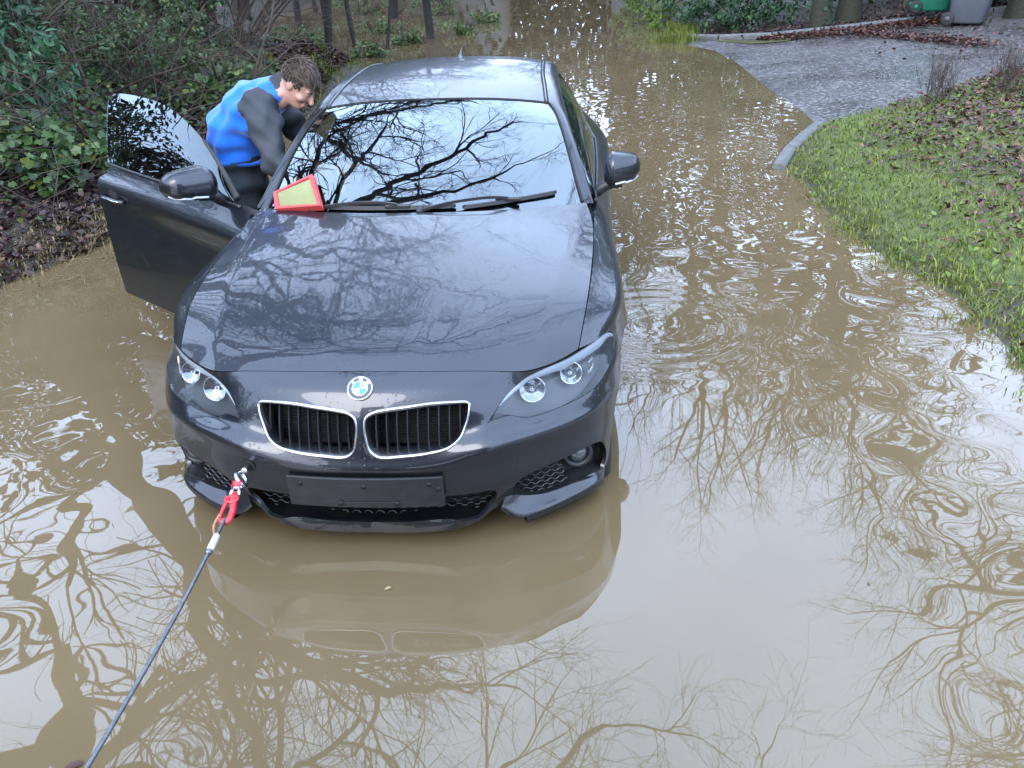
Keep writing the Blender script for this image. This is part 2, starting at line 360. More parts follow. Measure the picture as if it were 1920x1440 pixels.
# ---------------------------------------------------------------- car materials
def paint_mat():
    m = bpy.data.materials.new('wet_grey_metallic_paint'); m.use_nodes = True; n = m.node_tree.nodes; l = m.node_tree.links
    b = n['Principled BSDF']; b.inputs['Base Color'].default_value = (.0125, .0150, .0205, 1); b.inputs['Metallic'].default_value = .6; b.inputs['Roughness'].default_value = .34
    b.inputs['Coat Weight'].default_value = .62; b.inputs['Coat Roughness'].default_value = .025; b.inputs['Coat IOR'].default_value = 1.5
    tc = n.new('ShaderNodeTexCoord')
    # beads of water: raised dots where a coarse noise says the panel is wet
    vo = n.new('ShaderNodeTexVoronoi'); vo.inputs['Scale'].default_value = 75; vo.inputs['Randomness'].default_value = 1
    l.new(tc.outputs['Object'], vo.inputs['Vector'])
    rr = n.new('ShaderNodeMapRange'); rr.inputs['From Min'].default_value = .12; rr.inputs['From Max'].default_value = .34; rr.inputs['To Min'].default_value = 1; rr.inputs['To Max'].default_value = 0; rr.interpolation_type = 'SMOOTHSTEP'
    l.new(vo.outputs['Distance'], rr.inputs['Value'])
    nz = n.new('ShaderNodeTexNoise'); nz.inputs['Scale'].default_value = 7; nz.inputs['Detail'].default_value = 4; l.new(tc.outputs['Object'], nz.inputs['Vector'])
    r2 = n.new('ShaderNodeMapRange'); r2.inputs['From Min'].default_value = .42; r2.inputs['From Max'].default_value = .62; l.new(nz.outputs['Fac'], r2.inputs['Value'])
    sep = n.new('ShaderNodeSeparateColor'); l.new(vo.outputs['Color'], sep.inputs[0])
    gt = n.new('ShaderNodeMath'); gt.operation = 'GREATER_THAN'; gt.inputs[1].default_value = .45; l.new(sep.outputs[0], gt.inputs[0])
    mu = n.new('ShaderNodeMath'); mu.operation = 'MULTIPLY'; l.new(rr.outputs[0], mu.inputs[0]); l.new(r2.outputs[0], mu.inputs[1])
    m2 = n.new('ShaderNodeMath'); m2.operation = 'MULTIPLY'; l.new(mu.outputs[0], m2.inputs[0]); l.new(gt.outputs[0], m2.inputs[1])
    b1 = n.new('ShaderNodeBump'); b1.inputs['Strength'].default_value = .5; b1.inputs['Distance'].default_value = .002; l.new(m2.outputs[0], b1.inputs['Height'])
    # a thin uneven water film
    nf = n.new('ShaderNodeTexNoise'); nf.inputs['Scale'].default_value = 16; nf.inputs['Detail'].default_value = 3; l.new(tc.outputs['Object'], nf.inputs['Vector'])
    b2 = n.new('ShaderNodeBump'); b2.inputs['Strength'].default_value = .05; b2.inputs['Distance'].default_value = .004; l.new(nf.outputs['Fac'], b2.inputs['Height']); l.new(b1.outputs[0], b2.inputs['Normal'])
    l.new(b2.outputs[0], b.inputs['Coat Normal'])
    # dried silt low on the panels, in streaks
    sx = n.new('ShaderNodeSeparateXYZ'); l.new(tc.outputs['Object'], sx.inputs[0])
    mz = n.new('ShaderNodeMapRange'); mz.inputs['From Min'].default_value = .52; mz.inputs['From Max'].default_value = .18; l.new(sx.outputs['Z'], mz.inputs['Value'])
    nd = n.new('ShaderNodeTexNoise'); nd.inputs['Scale'].default_value = 11; nd.inputs['Detail'].default_value = 8; nd.inputs['Roughness'].default_value = .7; l.new(tc.outputs['Object'], nd.inputs['Vector'])
    rd = n.new('ShaderNodeMapRange'); rd.inputs['From Min'].default_value = .45; rd.inputs['From Max'].default_value = .75; rd.inputs['To Max'].default_value = .55; l.new(nd.outputs['Fac'], rd.inputs['Value'])
    md = n.new('ShaderNodeMath'); md.operation = 'MULTIPLY'; l.new(mz.outputs[0], md.inputs[0]); l.new(rd.outputs[0], md.inputs[1])
    cm = n.new('ShaderNodeMix'); cm.data_type = 'RGBA'; cm.inputs['A'].default_value = b.inputs['Base Color'].default_value; cm.inputs['B'].default_value = (.075, .056, .034, 1); l.new(md.outputs[0], cm.inputs['Factor']); l.new(cm.outputs['Result'], b.inputs['Base Color'])
    iv = n.new('ShaderNodeMath'); iv.operation = 'MULTIPLY_ADD'; iv.inputs[1].default_value = -.62; iv.inputs[2].default_value = .62; l.new(md.outputs[0], iv.inputs[0]); l.new(iv.outputs[0], b.inputs['Coat Weight'])
    MATS['paint'] = m
    return m
PAINT = paint_mat()
def glass_mat(name, tint, ior=1.52, boost=1.0, bump=None, haze=0.):
    """thin automotive glass: mirror by Fresnel over a tinted see-through sheet"""
    m = bpy.data.materials.new(name); m.use_nodes = True; n = m.node_tree.nodes; l = m.node_tree.links
    n.remove(n['Principled BSDF'])
    t = n.new('ShaderNodeBsdfTransparent'); t.inputs['Color'].default_value = (*tint, 1)
    g = n.new('ShaderNodeBsdfGlossy'); g.inputs['Roughness'].default_value = .005; g.inputs['Color'].default_value = (.84, .95, 1, 1)
    f = n.new('ShaderNodeFresnel'); f.inputs['IOR'].default_value = ior
    mu = n.new('ShaderNodeMath'); mu.operation = 'MULTIPLY'; mu.inputs[1].default_value = boost; mu.use_clamp = True
    x = n.new('ShaderNodeMixShader'); l.new(f.outputs[0], mu.inputs[0]); l.new(mu.outputs[0], x.inputs[0]); l.new(t.outputs[0], x.inputs[1]); l.new(g.outputs[0], x.inputs[2])
    if bump:
        tc = n.new('ShaderNodeTexCoord'); nz = n.new('ShaderNodeTexNoise'); nz.inputs['Scale'].default_value = bump[0]; nz.inputs['Detail'].default_value = 2
        l.new(tc.outputs['Object'], nz.inputs['Vector']); bp = n.new('ShaderNodeBump'); bp.inputs['Strength'].default_value = bump[1]; bp.inputs['Distance'].default_value = bump[2]
        l.new(nz.outputs['Fac'], bp.inputs['Height']); l.new(bp.outputs[0], g.inputs['Normal'])
    if haze:                                            # a faint milky scatter: aged plastic, plus sky reflection painted into the lens
        df = n.new('ShaderNodeBsdfDiffuse'); df.inputs['Color'].default_value = (.55, .58, .62, 1); x2 = n.new('ShaderNodeMixShader'); x2.inputs[0].default_value = haze
        l.new(x.outputs[0], x2.inputs[1]); l.new(df.outputs[0], x2.inputs[2]); x = x2
    l.new(x.outputs[0], n['Material Output'].inputs['Surface'])
    return m
GLASS = glass_mat('windscreen_glass', (.40, .46, .46), 1.6, 2.4, (5, .05, .003))
GLASS_DARK = glass_mat('tinted_side_glass', (.10, .12, .12), 1.6, 1.4, (7, .06, .003))
LENS = glass_mat('lamp_lens', (.90, .92, .94), 1.45, .6, haze=.035)
BLACK = mat('black_plastic', (.008, .008, .009), .45, bump=(260, .12, .002), noise=(30, .5, (.02, .02, .022)))
GAP = mat('dark_underbody', (.006, .006, .006), .8, noise=(12, .5, (.01, .009, .008)))
RUBBER = mat('tyre_rubber', (.014, .014, .014), .7, bump=(60, .3, .004), noise=(20, .4, (.03, .026, .02)))
CHROME = mat('chrome', (.78, .79, .80), .10, 1.0, noise=(40, .3, (.6, .6, .6)))
SATIN = mat('satin_chrome', (.42, .43, .45), .26, 1.0, noise=(90, .6, (.25, .26, .28)))
SILVER = mat('reflector_silver', (.46, .47, .50), .10, 1.0, noise=(60, .5, (.30, .31, .33)))
WHITEP = mat('light_guide_plastic', (.38, .41, .45), .18, 0, coat=.6, noise=(25, .3, (.30, .33, .37)))
BEZEL = mat('lamp_bezel', (.030, .033, .037), .40, noise=(25, .4, (.022, .024, .028)))
ALLOY = mat('alloy', (.35, .36, .37), .3, .9, noise=(14, .5, (.2, .19, .17)))
TRIM = mat('interior_trim', (.018, .018, .020), .6, bump=(180, .2, .002), noise=(20, .5, (.03, .03, .032)))
SEAT = mat('seat_cloth', (.03, .03, .032), .85, bump=(300, .3, .002), noise=(60, .5, (.05, .05, .055)))

TILT, SUBMERGE = R(1.6), .1413                    # nose up the slope; depth of the water at the nose
car = empty('car', (0, -SUBMERGE * math.sin(TILT), -SUBMERGE * math.cos(TILT)), (-TILT, 0, 0),
            'dark grey metallic two door coupe stranded in brown floodwater with one door open', 'car')

# ---------------------------------------------------------------- panels cut out of the surfaces
def inpoly(P, poly):
    P = np.asarray(P, float); q = np.asarray(poly, float); x, y = P[:, 0], P[:, 1]; c = np.zeros(len(P), bool)
    for (x1, y1), (x2, y2) in zip(q, np.roll(q, -1, axis=0)):
        if y1 == y2: continue
        c ^= ((y1 > y) != (y2 > y)) & (x < (x2 - x1) * (y - y1) / (y2 - y1) + x1)
    return c

def densify(poly, step):
    out = []
    for a, b in zip(poly, np.roll(poly, -1, axis=0)):
        n = max(1, int(math.ceil(np.linalg.norm(b - a) / step)))
        out += [a + (b - a) * k / n for k in range(n)]
    return np.array(out)

def cdt(surf, outer, holes=(), step=.02):
    sc = np.array([surf.lu, surf.lv])
    ob = densify(np.asarray(outer, float) * sc, step); hb = [densify(np.asarray(h, float) * sc, step * .6) for h in holes]
    lo, hi = ob.min(0), ob.max(0)
    gx, gy = np.meshgrid(np.arange(lo[0], hi[0], step), np.arange(lo[1], hi[1], step * .87), indexing='ij')
    gx = gx + (np.arange(gx.shape[1]) % 2)[None, :] * step * .5
    g = np.c_[gx.ravel(), gy.ravel()]
    g = g[inpoly(g, ob)]
    bnd = np.vstack([ob] + hb)
    for h in hb: g = g[~inpoly(g, h)]
    if len(g):
        keep = np.ones(len(g), bool)
        for k in range(0, len(g), 2000):
            d = ((g[k:k + 2000, None] - bnd[None]) ** 2).sum(2).min(1); keep[k:k + 2000] = d > (.45 * step) ** 2
        g = g[keep]
    V = [Vector(p) for p in np.vstack([bnd, g])]; E = []; o = 0
    for b in [ob] + hb:
        E += [(o + i, o + (i + 1) % len(b)) for i in range(len(b))]; o += len(b)
    v, _, F, *_ = geometry.delaunay_2d_cdt(V, E, [], 0, 1e-7)
    v = np.array([tuple(p) for p in v]); F = np.array([f for f in F if len(f) == 3])
    c = v[F].mean(1); k = inpoly(c, ob)
    for h in hb: k &= ~inpoly(c, h)
    F = F[k]
    return v / sc, F

def panel(name, surf, outer, holes=(), step=.02, side=0, m=None, parent=None, offset=0., rim=.012, ref=(0, 2.0, .45), label=None, world=None, thick=None):
    uv, F = cdt(surf, outer, holes, step)
    P = surf(uv); N = surf.normal(uv)
    refp = np.array(ref, float)
    t = P[F]; fn = np.cross(t[:, 1] - t[:, 0], t[:, 2] - t[:, 0]); outw = (fn * (t.mean(1) - refp)).sum(1).sum()
    if outw < 0: F = F[:, ::-1]
    if (N * (P - refp)).sum() < 0: N = -N
    P = P + N * offset
    V = P.tolist(); FF = F.tolist()
    if rim:
        from collections import Counter
        cnt = Counter()
        for f in FF:
            for a, b in zip(f, f[1:] + f[:1]): cnt[(min(a, b), max(a, b))] += 1
        mp = {}
        for f in list(FF):
            for a, b in zip(f, f[1:] + f[:1]):
                if cnt[(min(a, b), max(a, b))] == 1:
                    if abs(P[a][0]) < 2e-4 and abs(P[b][0]) < 2e-4: continue
                    ids = []
                    for q in (a, b):
                        if q not in mp:
                            mp[q] = (len(V), len(V) + 1); V.append((P[q]).tolist()); V.append((P[q] - N[q] * rim).tolist())
                        ids.append(mp[q])
                    FF.append((ids[1][0], ids[0][0], ids[0][1], ids[1][1]))
    V = np.array(V)
    if side == -1:
        V = V * [-1, 1, 1]; FF = [f[::-1] for f in FF]
    elif side == 0:
        n = len(V); mp2 = np.arange(n) + n; np_ = len(P); mid = np.abs(V[:np_, 0]) < 2e-4; mp2[:np_][mid] = np.arange(np_)[mid]; V[:np_][mid, 0] = 0
        FF = [tuple(f) for f in FF] + [tuple(int(mp2[i]) for i in f[::-1]) for f in FF]; V = np.vstack([V, V * [-1, 1, 1]])
    if world is not None: V = V - np.array(world)
    return obj(name, V, FF, m, parent, True, label)

def rect(u0=0., u1=1., v0=0., v1=1.): return [(u0, v0), (u1, v0), (u1, v1), (u0, v1)]
def shrink(poly, surf, d):
    """move a uv outline inwards by d metres"""
    sc = np.array([surf.lu, surf.lv]); q = np.asarray(poly, float) * sc
    a = 0.5 * np.sum(q[:, 0] * np.roll(q[:, 1], -1) - np.roll(q[:, 0], -1) * q[:, 1]); s = 1 if a > 0 else -1
    e = np.roll(q, -1, 0) - q; n = np.c_[-e[:, 1], e[:, 0]] * s; n /= np.linalg.norm(n, axis=1)[:, None] + 1e-9
    vn = n + np.roll(n, 1, 0); vn /= np.linalg.norm(vn, axis=1)[:, None] + 1e-9
    return (q + vn * d) / sc
def closed_curve(uv, n):
    return resample(np.asarray(uv, float), n + 1, closed=True)[:-1]

# bonnet
g = .0022
panel('bonnet', S_HOOD, rect(0, 1 - g / S_HOOD.lu, g / S_HOOD.lv, 1), step=.018, m=PAINT, parent=car, rim=.02, ref=(0, .9, .3))
panel('inner_shell', S_HOOD, rect(0, 1, 0, 1), step=.05, m=GAP, parent=car, offset=-.03, rim=0, ref=(0, .9, .3))

# bumper cover with its openings
hl = closed_curve(HEADLIGHT_UV, 90); kid = closed_curve(KIDNEY_UV, 72); fog = closed_curve(FOG_UV, 60)
inner_in = INTAKE_UV; top_v = INTAKE_UV[0][1]; bot_v = INTAKE_UV[-1][1]
intake = [(-.02, top_v)] + [tuple(p) for p in resample(INTAKE_UV, 40)] + [(-.02, bot_v)]
th = np.linspace(0, 2 * math.pi, 25)[:-1]
tow_c = np.array([TOW_UV[0], TOW_UV[1]])
aa = np.linspace(R(100), R(262), 30); ap = np.array([(.87, .775 + .352 * math.cos(t), .335 + .352 * math.sin(t)) for t in aa]); auv = S_FASCIA.nearest(ap); auv = np.vstack([[(1.06, auv[0, 1])], auv, [(1.06, auv[-1, 1] + .02)]])
bumper = panel('front_bumper', S_FASCIA, rect(0, 1, 0, 1), holes=[hl, kid, fog, intake, auv], step=.011, m=PAINT, parent=car, rim=.014, ref=(0, 1.2, .45))
panel('bumper_liner', S_FASCIA, rect(0, .72, 0, 1), holes=[shrink(hl, S_FASCIA, -.02), shrink(kid, S_FASCIA, -.012), [(-.02, top_v - .01), (.36, top_v - .01), (.36, 1.02), (-.02, 1.02)], shrink(fog, S_FASCIA, -.01)], step=.04, m=GAP, parent=bumper, offset=-.075, rim=0, ref=(0, 1.2, .45))

def outn(uv):
    """outward normals of the bumper surface"""
    P = S_FASCIA(uv); N = S_FASCIA.normal(uv); return np.where((((P - [0, 1.2, .40]) * N).sum(1) < 0)[:, None], -N, N)
# kidney grilles
def kidney(side):
    root = empty('grille', parent=car)
    K = closed_curve(KIDNEY_UV, 96); n = len(K)
    rings = []
    for d, off in ((-.002, -.004), (-.001, .003), (.0015, .0050), (.0050, .0042), (.0070, .0005), (.012, -.018), (.019, -.045)):
        uv = shrink(K, S_FASCIA, d); P = S_FASCIA(uv); N = S_FASCIA.normal(uv)
        if N[:, 1].mean() > 0: N = -N
        N2 = N * .35 + np.array([0, -1, .12]) * .65; N2 /= np.linalg.norm(N2, axis=1)[:, None]
        rings.append(P + N2 * off)
    V = np.vstack(rings); V[:, 0] *= side
    F = [(a * n + k, a * n + (k + 1) % n, (a + 1) * n + (k + 1) % n, (a + 1) * n + k) for a in range(len(rings) - 1) for k in range(n)]
    if side < 0: F = [f[::-1] for f in F]
    o = obj('chrome_frame', V, F, SATIN, root)
    inner = rings[-2]; xs = inner[:, 0]; lo, hi = xs.min(), xs.max()
    for k in range(9):
        x = lo + (hi - lo) * (k + .75) / 9.5
        top = bot = None
        cand = []
        for a, b in zip(inner, np.roll(inner, -1, axis=0)):
            if (a[0] - x) * (b[0] - x) <= 0 and a[0] != b[0]:
                t = (x - a[0]) / (b[0] - a[0]); cand.append(a + (b - a) * t)
        if len(cand) < 2: continue
        cand = sorted(cand, key=lambda p: p[2]); bot, top = cand[0], cand[-1]
        L = np.linspace(0, 1, 9); path = bot[None] * (1 - L[:, None]) + top[None] * L[:, None]
        path[:, 1] += .004 - .012 * np.sin(L * math.pi) * .6
        pts = []
        for p in path:
            pts += [(p[0] - .0022, p[1] + .001, p[2]), (p[0], p[1] - .0015, p[2]), (p[0] + .0022, p[1] + .001, p[2]), (p[0] + .003, p[1] + .03, p[2]), (p[0] - .003, p[1] + .03, p[2])]
        V = np.array(pts); V[:, 0] *= side; c = 5
        F = [(i * c + q, i * c + (q + 1) % c, (i + 1) * c + (q + 1) % c, (i + 1) * c + q) for i in range(8) for q in range(c)]
        obj('slat', V, F, BLACK, root, smooth=False)
    # dark radiator core behind, with thin ribs
    parts = []
    cx_, cz_ = (lo + hi) / 2, inner[:, 2].mean(); yb = inner[:, 1].max() + .055
    parts.append(box((cx_ * side, yb + .01, cz_), (hi - lo + .05, .006, .25)))
    for k in range(16): parts.append(box((cx_ * side, yb, cz_ - .09 + k * .012), (hi - lo + .03, .006, .004)))
    obj('radiator_core', *join(parts), GAP, root, smooth=False)
for s in (1, -1): kidney(s)

# headlights
def headlight(side):
    root = empty('headlight', parent=car)
    q = shrink(hl, S_FASCIA, .0035)
    panel('lens', S_FASCIA, q, step=.014, side=side, m=LENS, parent=root, offset=.0015, rim=.006, ref=(0, 1.2, .45))
    panel('housing', S_FASCIA, shrink(hl, S_FASCIA, -.004), step=.016, side=side, m=BEZEL, parent=root, offset=-.060, rim=0, ref=(0, 1.2, .45))
    # side wall of the lamp pot
    ring = [S_FASCIA(hl) , None]
    N = outn(hl)
    A = S_FASCIA(hl) - N * .002; B = S_FASCIA(shrink(hl, S_FASCIA, -.001)) - N * .062; n = len(A)
    V = np.vstack([A, B]); V[:, 0] *= side
    obj('seal', V, [(k, (k + 1) % n, n + (k + 1) % n, n + k) for k in range(n)], GAP, root)
    # light guide along the upper edge, swelling outwards, then hooking down at the outer end
    top = resample(np.asarray(HEADLIGHT_UV)[2:12], 40); P = S_FASCIA(top); N = outn(top)
    cen = S_FASCIA([np.mean(np.asarray(HEADLIGHT_UV)[:, 0:2], axis=0)])[0]
    w = np.interp(np.linspace(0, 1, 40), [0, .08, .35, .62, .80, .90, 1], [.006, .016, .031, .050, .050, .028, .012])
    dn = []
    for i in range(40):
        t = P[min(i + 1, 39)] - P[max(i - 1, 0)]; d = np.cross(N[i], t); d /= np.linalg.norm(d)
        if d @ (cen - P[i]) < 0: d = -d
        dn.append(d)
    dn = np.array(dn)
    rows = [P + dn * .003 - N * .004, P + dn * .003 - N * .004 + dn * (w * .25)[:, None] + N * .001, P + dn * (w * .75)[:, None] - N * .006, P + dn * w[:, None] - N * .013, P + dn * w[:, None] - N * .030]
    V = np.array(rows).transpose(1, 0, 2).reshape(-1, 3); V[:, 0] *= side
    obj('light_guide', V, grid_faces(40, 5), WHITEP, root)
    # reflectors: a round bowl each with its bulb cap
    for uvc, rad in ((LAMP_A_UV, .043), (LAMP_B_UV, .038)):
        c = S_FASCIA([uvc])[0]; nn = S_FASCIA.normal([uvc])[0]
        if nn[1] > 0: nn = -nn
        ax = nn * .25 + np.array([.10, -1, .10]) * .75; ax /= np.linalg.norm(ax); c = c - nn * .018
        e1 = np.cross(ax, [0, 0, 1.]); e1 /= np.linalg.norm(e1); e2 = np.cross(e1, ax)
        V = []; NR, NS = 7, 28
        for i in range(NR):
            r = rad * (1 - i / (NR - 1)) ** .75; dpt = .030 * (i / (NR - 1)) ** 1.0
            for k in range(NS):
                w2 = 2 * math.pi * k / NS; fl = 1.
                V.append(c + e1 * r * fl * math.cos(w2) + e2 * r * fl * math.sin(w2) - ax * dpt)
        V = np.array(V); V[:, 0] *= side
        F = [(i * NS + k, i * NS + (k + 1) % NS, (i + 1) * NS + (k + 1) % NS, (i + 1) * NS + k) for i in range(NR - 1) for k in range(NS)]
        obj('reflector', V, F, SILVER, root)
        V, F = tube([c + e1 * rad * math.cos(a) + e2 * rad * math.sin(a) for a in np.linspace(0, 2 * math.pi, 33)], .0016, 6, False)
        V = np.array(V); V[:, 0] *= side
        obj('reflector_rim', V, F, CHROME, root)
        V, F = tube([c - ax * .028, c - ax * .012, c - ax * .004], [.008, .008, .003], 12)
        V = np.array(V); V[:, 0] *= side
        obj('bulb', V, F, SILVER, root)
    # outer side reflector block with vertical flutes, amber-tinted top
    ob = []
    for i, k in enumerate(np.linspace(0, 1, 6)):
        uvp = np.array([.70 + .03 * k, .150 - .02 * k]); p = S_FASCIA([uvp])[0]; nn = S_FASCIA.normal([uvp])[0]; nn = -nn if nn[1] > 0 else nn
        V, F = box(p - nn * .020, (.007, .012, .050)); V = np.array(V); V[:, 0] *= side; ob.append((V.tolist(), F))
    obj('side_reflector', *join(ob), SILVER, root, smooth=False)
for s in (1, -1): headlight(s)

# honeycomb in the intakes
def honeycomb(name, poly3, y_of, cell, parent, side, depth=.012, bar=.0022):
    poly = np.asarray(poly3)[:, [0, 2]]; lo, hi = poly.min(0), poly.max(0); parts = []
    h = cell * .5; rows = int((hi[1] - lo[1]) / h) + 2
    for r in range(rows):
        z = lo[1] + r * h; x = lo[0]; k = 0
        while x < hi[0]:
            z1 = z + (h * .42 if (k + r) % 2 else 0); z2 = z + (0 if (k + r) % 2 else h * .42)
            a = np.array([x, z1]); b = np.array([x + cell * .3, z1]); c = np.array([x + cell * .5, z2])
            for p, q in ((a, b), (b, c)):
                if inpoly([(p + q) / 2], poly)[0]:
                    V, F = tube([(p[0] * side, y_of(p[0]), p[1]), (q[0] * side, y_of(q[0]), q[1])], bar, 4, False); parts.append((V, F))
            x += cell * .5; k += 1
    return obj(name, *join(parts), BLACK, parent, smooth=False)
IN3 = S_FASCIA(np.clip(np.array(intake), 0, 1))
full = np.vstack([IN3, (IN3 * [-1, 1, 1])[::-1]])
honeycomb('intake_mesh', full, lambda x: .105 + .25 * x * x, .042, bumper, 1)
obj('intake_back', *box((0, .22, .30), (.86, .01, .16)), GAP, bumper, smooth=False)
FOG3 = S_FASCIA(fog)
def fog_y(x): return float(np.interp(abs(x), [.45, .55, .65, .75, .82], [.17, .20, .25, .33, .45]))
for s in (1, -1):
    f2 = FOG3.copy(); sel = f2[f2[:, 0] < .66]
    honeycomb('fog_mesh', np.vstack([sel, ]), fog_y, .034, bumper, s)
    uv, F = cdt(S_FASCIA, shrink(fog, S_FASCIA, -.006), (), .03)
    P = S_FASCIA(uv); P[:, 1] += .085; P[:, 0] -= .02; P[:, 0] *= s
    obj('fog_recess', P, F, GAP, bumper)
    # walls of the recess
    A = FOG3.copy(); B = FOG3.copy(); B[:, 1] += .085; B[:, 0] -= .02; n = len(A); V = np.vstack([A, B]); V[:, 0] *= s
    obj('fog_wall', V, [(k, (k + 1) % n, n + (k + 1) % n, n + k) for k in range(n)], BLACK, bumper)
    # pod and lamp
    c = S_FASCIA([FOG_LAMP_UV])[0] + np.array([.002, .058, -.002])
    ax = np.array([.18, -1, .06]); ax /= np.linalg.norm(ax); e1 = np.cross(ax, [0, 0, 1.]); e1 /= np.linalg.norm(e1); e2 = np.cross(e1, ax)
    def disc(cc, prof, NS=32):
        V = []
        for r, d in prof:
            for k in range(NS):
                a = 2 * math.pi * k / NS; V.append(cc + e1 * r * math.cos(a) + e2 * r * math.sin(a) + ax * d)
        V = np.array(V); V[:, 0] *= s
        F = [(i * NS + k, i * NS + (k + 1) % NS, (i + 1) * NS + (k + 1) % NS, (i + 1) * NS + k) for i in range(len(prof) - 1) for k in range(NS)]
        F.append(tuple((len(prof) - 1) * NS + k for k in range(NS)))
        return V, F
    pod = empty('fog_lamp', parent=car)
    obj('pod', *disc(c + e2 * -.010, [(.054, -.07), (.054, -.004), (.050, .0), (.036, -.006), (.036, -.012)]), BLACK, pod)
    obj('lens', *disc(c, [(.030, -.010), (.029, .003), (.023, .008), (.013, .011), (.003, .012)]), mat('fog_lens', (.16, .17, .18), .06, .6, noise=(50, .5, (.09, .09, .10))), pod)
    obj('fog_ring', *disc(c, [(.035, -.012), (.034, .002), (.031, .003), (.029, -.004)]), BLACK, pod)

# lower wing of the bumper under each fog opening, and the dark valance under it
for s in (1, -1):
    fe = resample([(.438, .108, .268), (.470, .108, .242), (.504, .113, .230), (.553, .136, .234), (.648, .183, .253), (.72, .236, .262), (.775, .310, .256), (.796, .372, .240)], 40)
    be = resample([(.455, .128, .318), (.478, .142, .312), (.52, .170, .290), (.568, .198, .278), (.685, .247, .292), (.745, .305, .288), (.785, .36, .276), (.800, .40, .262)], 40)
    rows = [be, be * .66 + fe * .34 + [0, 0, -.005], be * .3 + fe * .7 + [0, 0, -.003], fe, fe + [0, .003, -.004]]
    V = np.array(rows).transpose(1, 0, 2).reshape(-1, 3); V[:, 0] *= s
    obj('bumper_wing', V, grid_faces(40, 5, s > 0), PAINT, bumper)
    fe2 = fe[8:]; rows = [fe2 + [0, .004, -.004], fe2 + [0, .006, -.022], fe2 + [0, .018, -.040], fe2 + [-.02, .07, -.045]]
    V = np.array(rows).transpose(1, 0, 2).reshape(-1, 3); V[:, 0] *= s
    obj('valance', V, grid_faces(32, 4, s > 0), BLACK, bumper)
# underside of the lip
lip = S_FASCIA(np.c_[np.linspace(0, .36, 40), np.ones(40)])
rows = [lip, lip + [0, .006, -.006], lip + [0, .05, -.010], lip * [.9, 1, 1] + [0, .30, .0]]
V = np.array(rows).transpose(1, 0, 2).reshape(-1, 3); V = np.vstack([V, V * [-1, 1, 1]])
obj('lip', V, grid_faces(40, 4) + [tuple(i + 160 for i in f) for f in grid_faces(40, 4, True)], PAINT, bumper)

# number plate holder without its plate
ph = empty('number_plate_holder', parent=car)
def slab(w, h, d, c, tilt, crv, m, name, parent, bev=.003):
    V, F = [], []; n = 13
    for i in range(n):
        x = -w / 2 + w * i / (n - 1); y = crv * (x / (w / 2)) ** 2
        for zz in (-h / 2, h / 2):
            for yy in (0, d): V.append((x, y + yy, zz))
    for i in range(n - 1):
        a = i * 4; b = a + 4
        F += [(a, b, b + 2, a + 2), (a + 1, a + 3, b + 3, b + 1), (a + 2, b + 2, b + 3, a + 3), (a, a + 1, b + 1, b)]
    F += [(0, 2, 3, 1), (4 * n - 4, 4 * n - 3, 4 * n - 1, 4 * n - 2)]
    V = np.array(V); t = R(tilt); V = V @ np.array([[1, 0, 0], [0, math.cos(t), math.sin(t)], [0, -math.sin(t), math.cos(t)]])
    o = obj(name, V + np.array(c), F, m, parent, smooth=False); add_bevel(o, bev, 2); return o
HOLD = mat('plate_holder_plastic', (.009, .0095, .0105), .42, bump=(120, .15, .002), noise=(18, .6, (.018, .020, .022)))
slab(.525, .118, .012, (0, .006, .390), 4, .016, HOLD, 'backing', ph)
slab(.49, .004, .003, (0, .0035, .436), 4, .015, HOLD, 'ridge', ph, .001)
slab(.42, .003, .003, (0, .0035, .418), 4, .012, HOLD, 'ridge', ph, .001)
slab(.30, .003, .003, (0, .0035, .356), 4, .008, HOLD, 'ridge', ph, .001)
for x, z in ((-.215, .424), (.0, .419), (.215, .424), (-.085, .352), (.105, .352), (.245, .405)):
    V, F = tube([(x, .006 + .016 * (x / .26) ** 2, z), (x, .0015 + .016 * (x / .26) ** 2, z), (x, .0005 + .016 * (x / .26) ** 2, z), (x, .002 + .016 * (x / .26) ** 2, z)], [.0095, .009, .0065, .004], 14)
    obj('screw', V, F, GAP, ph)

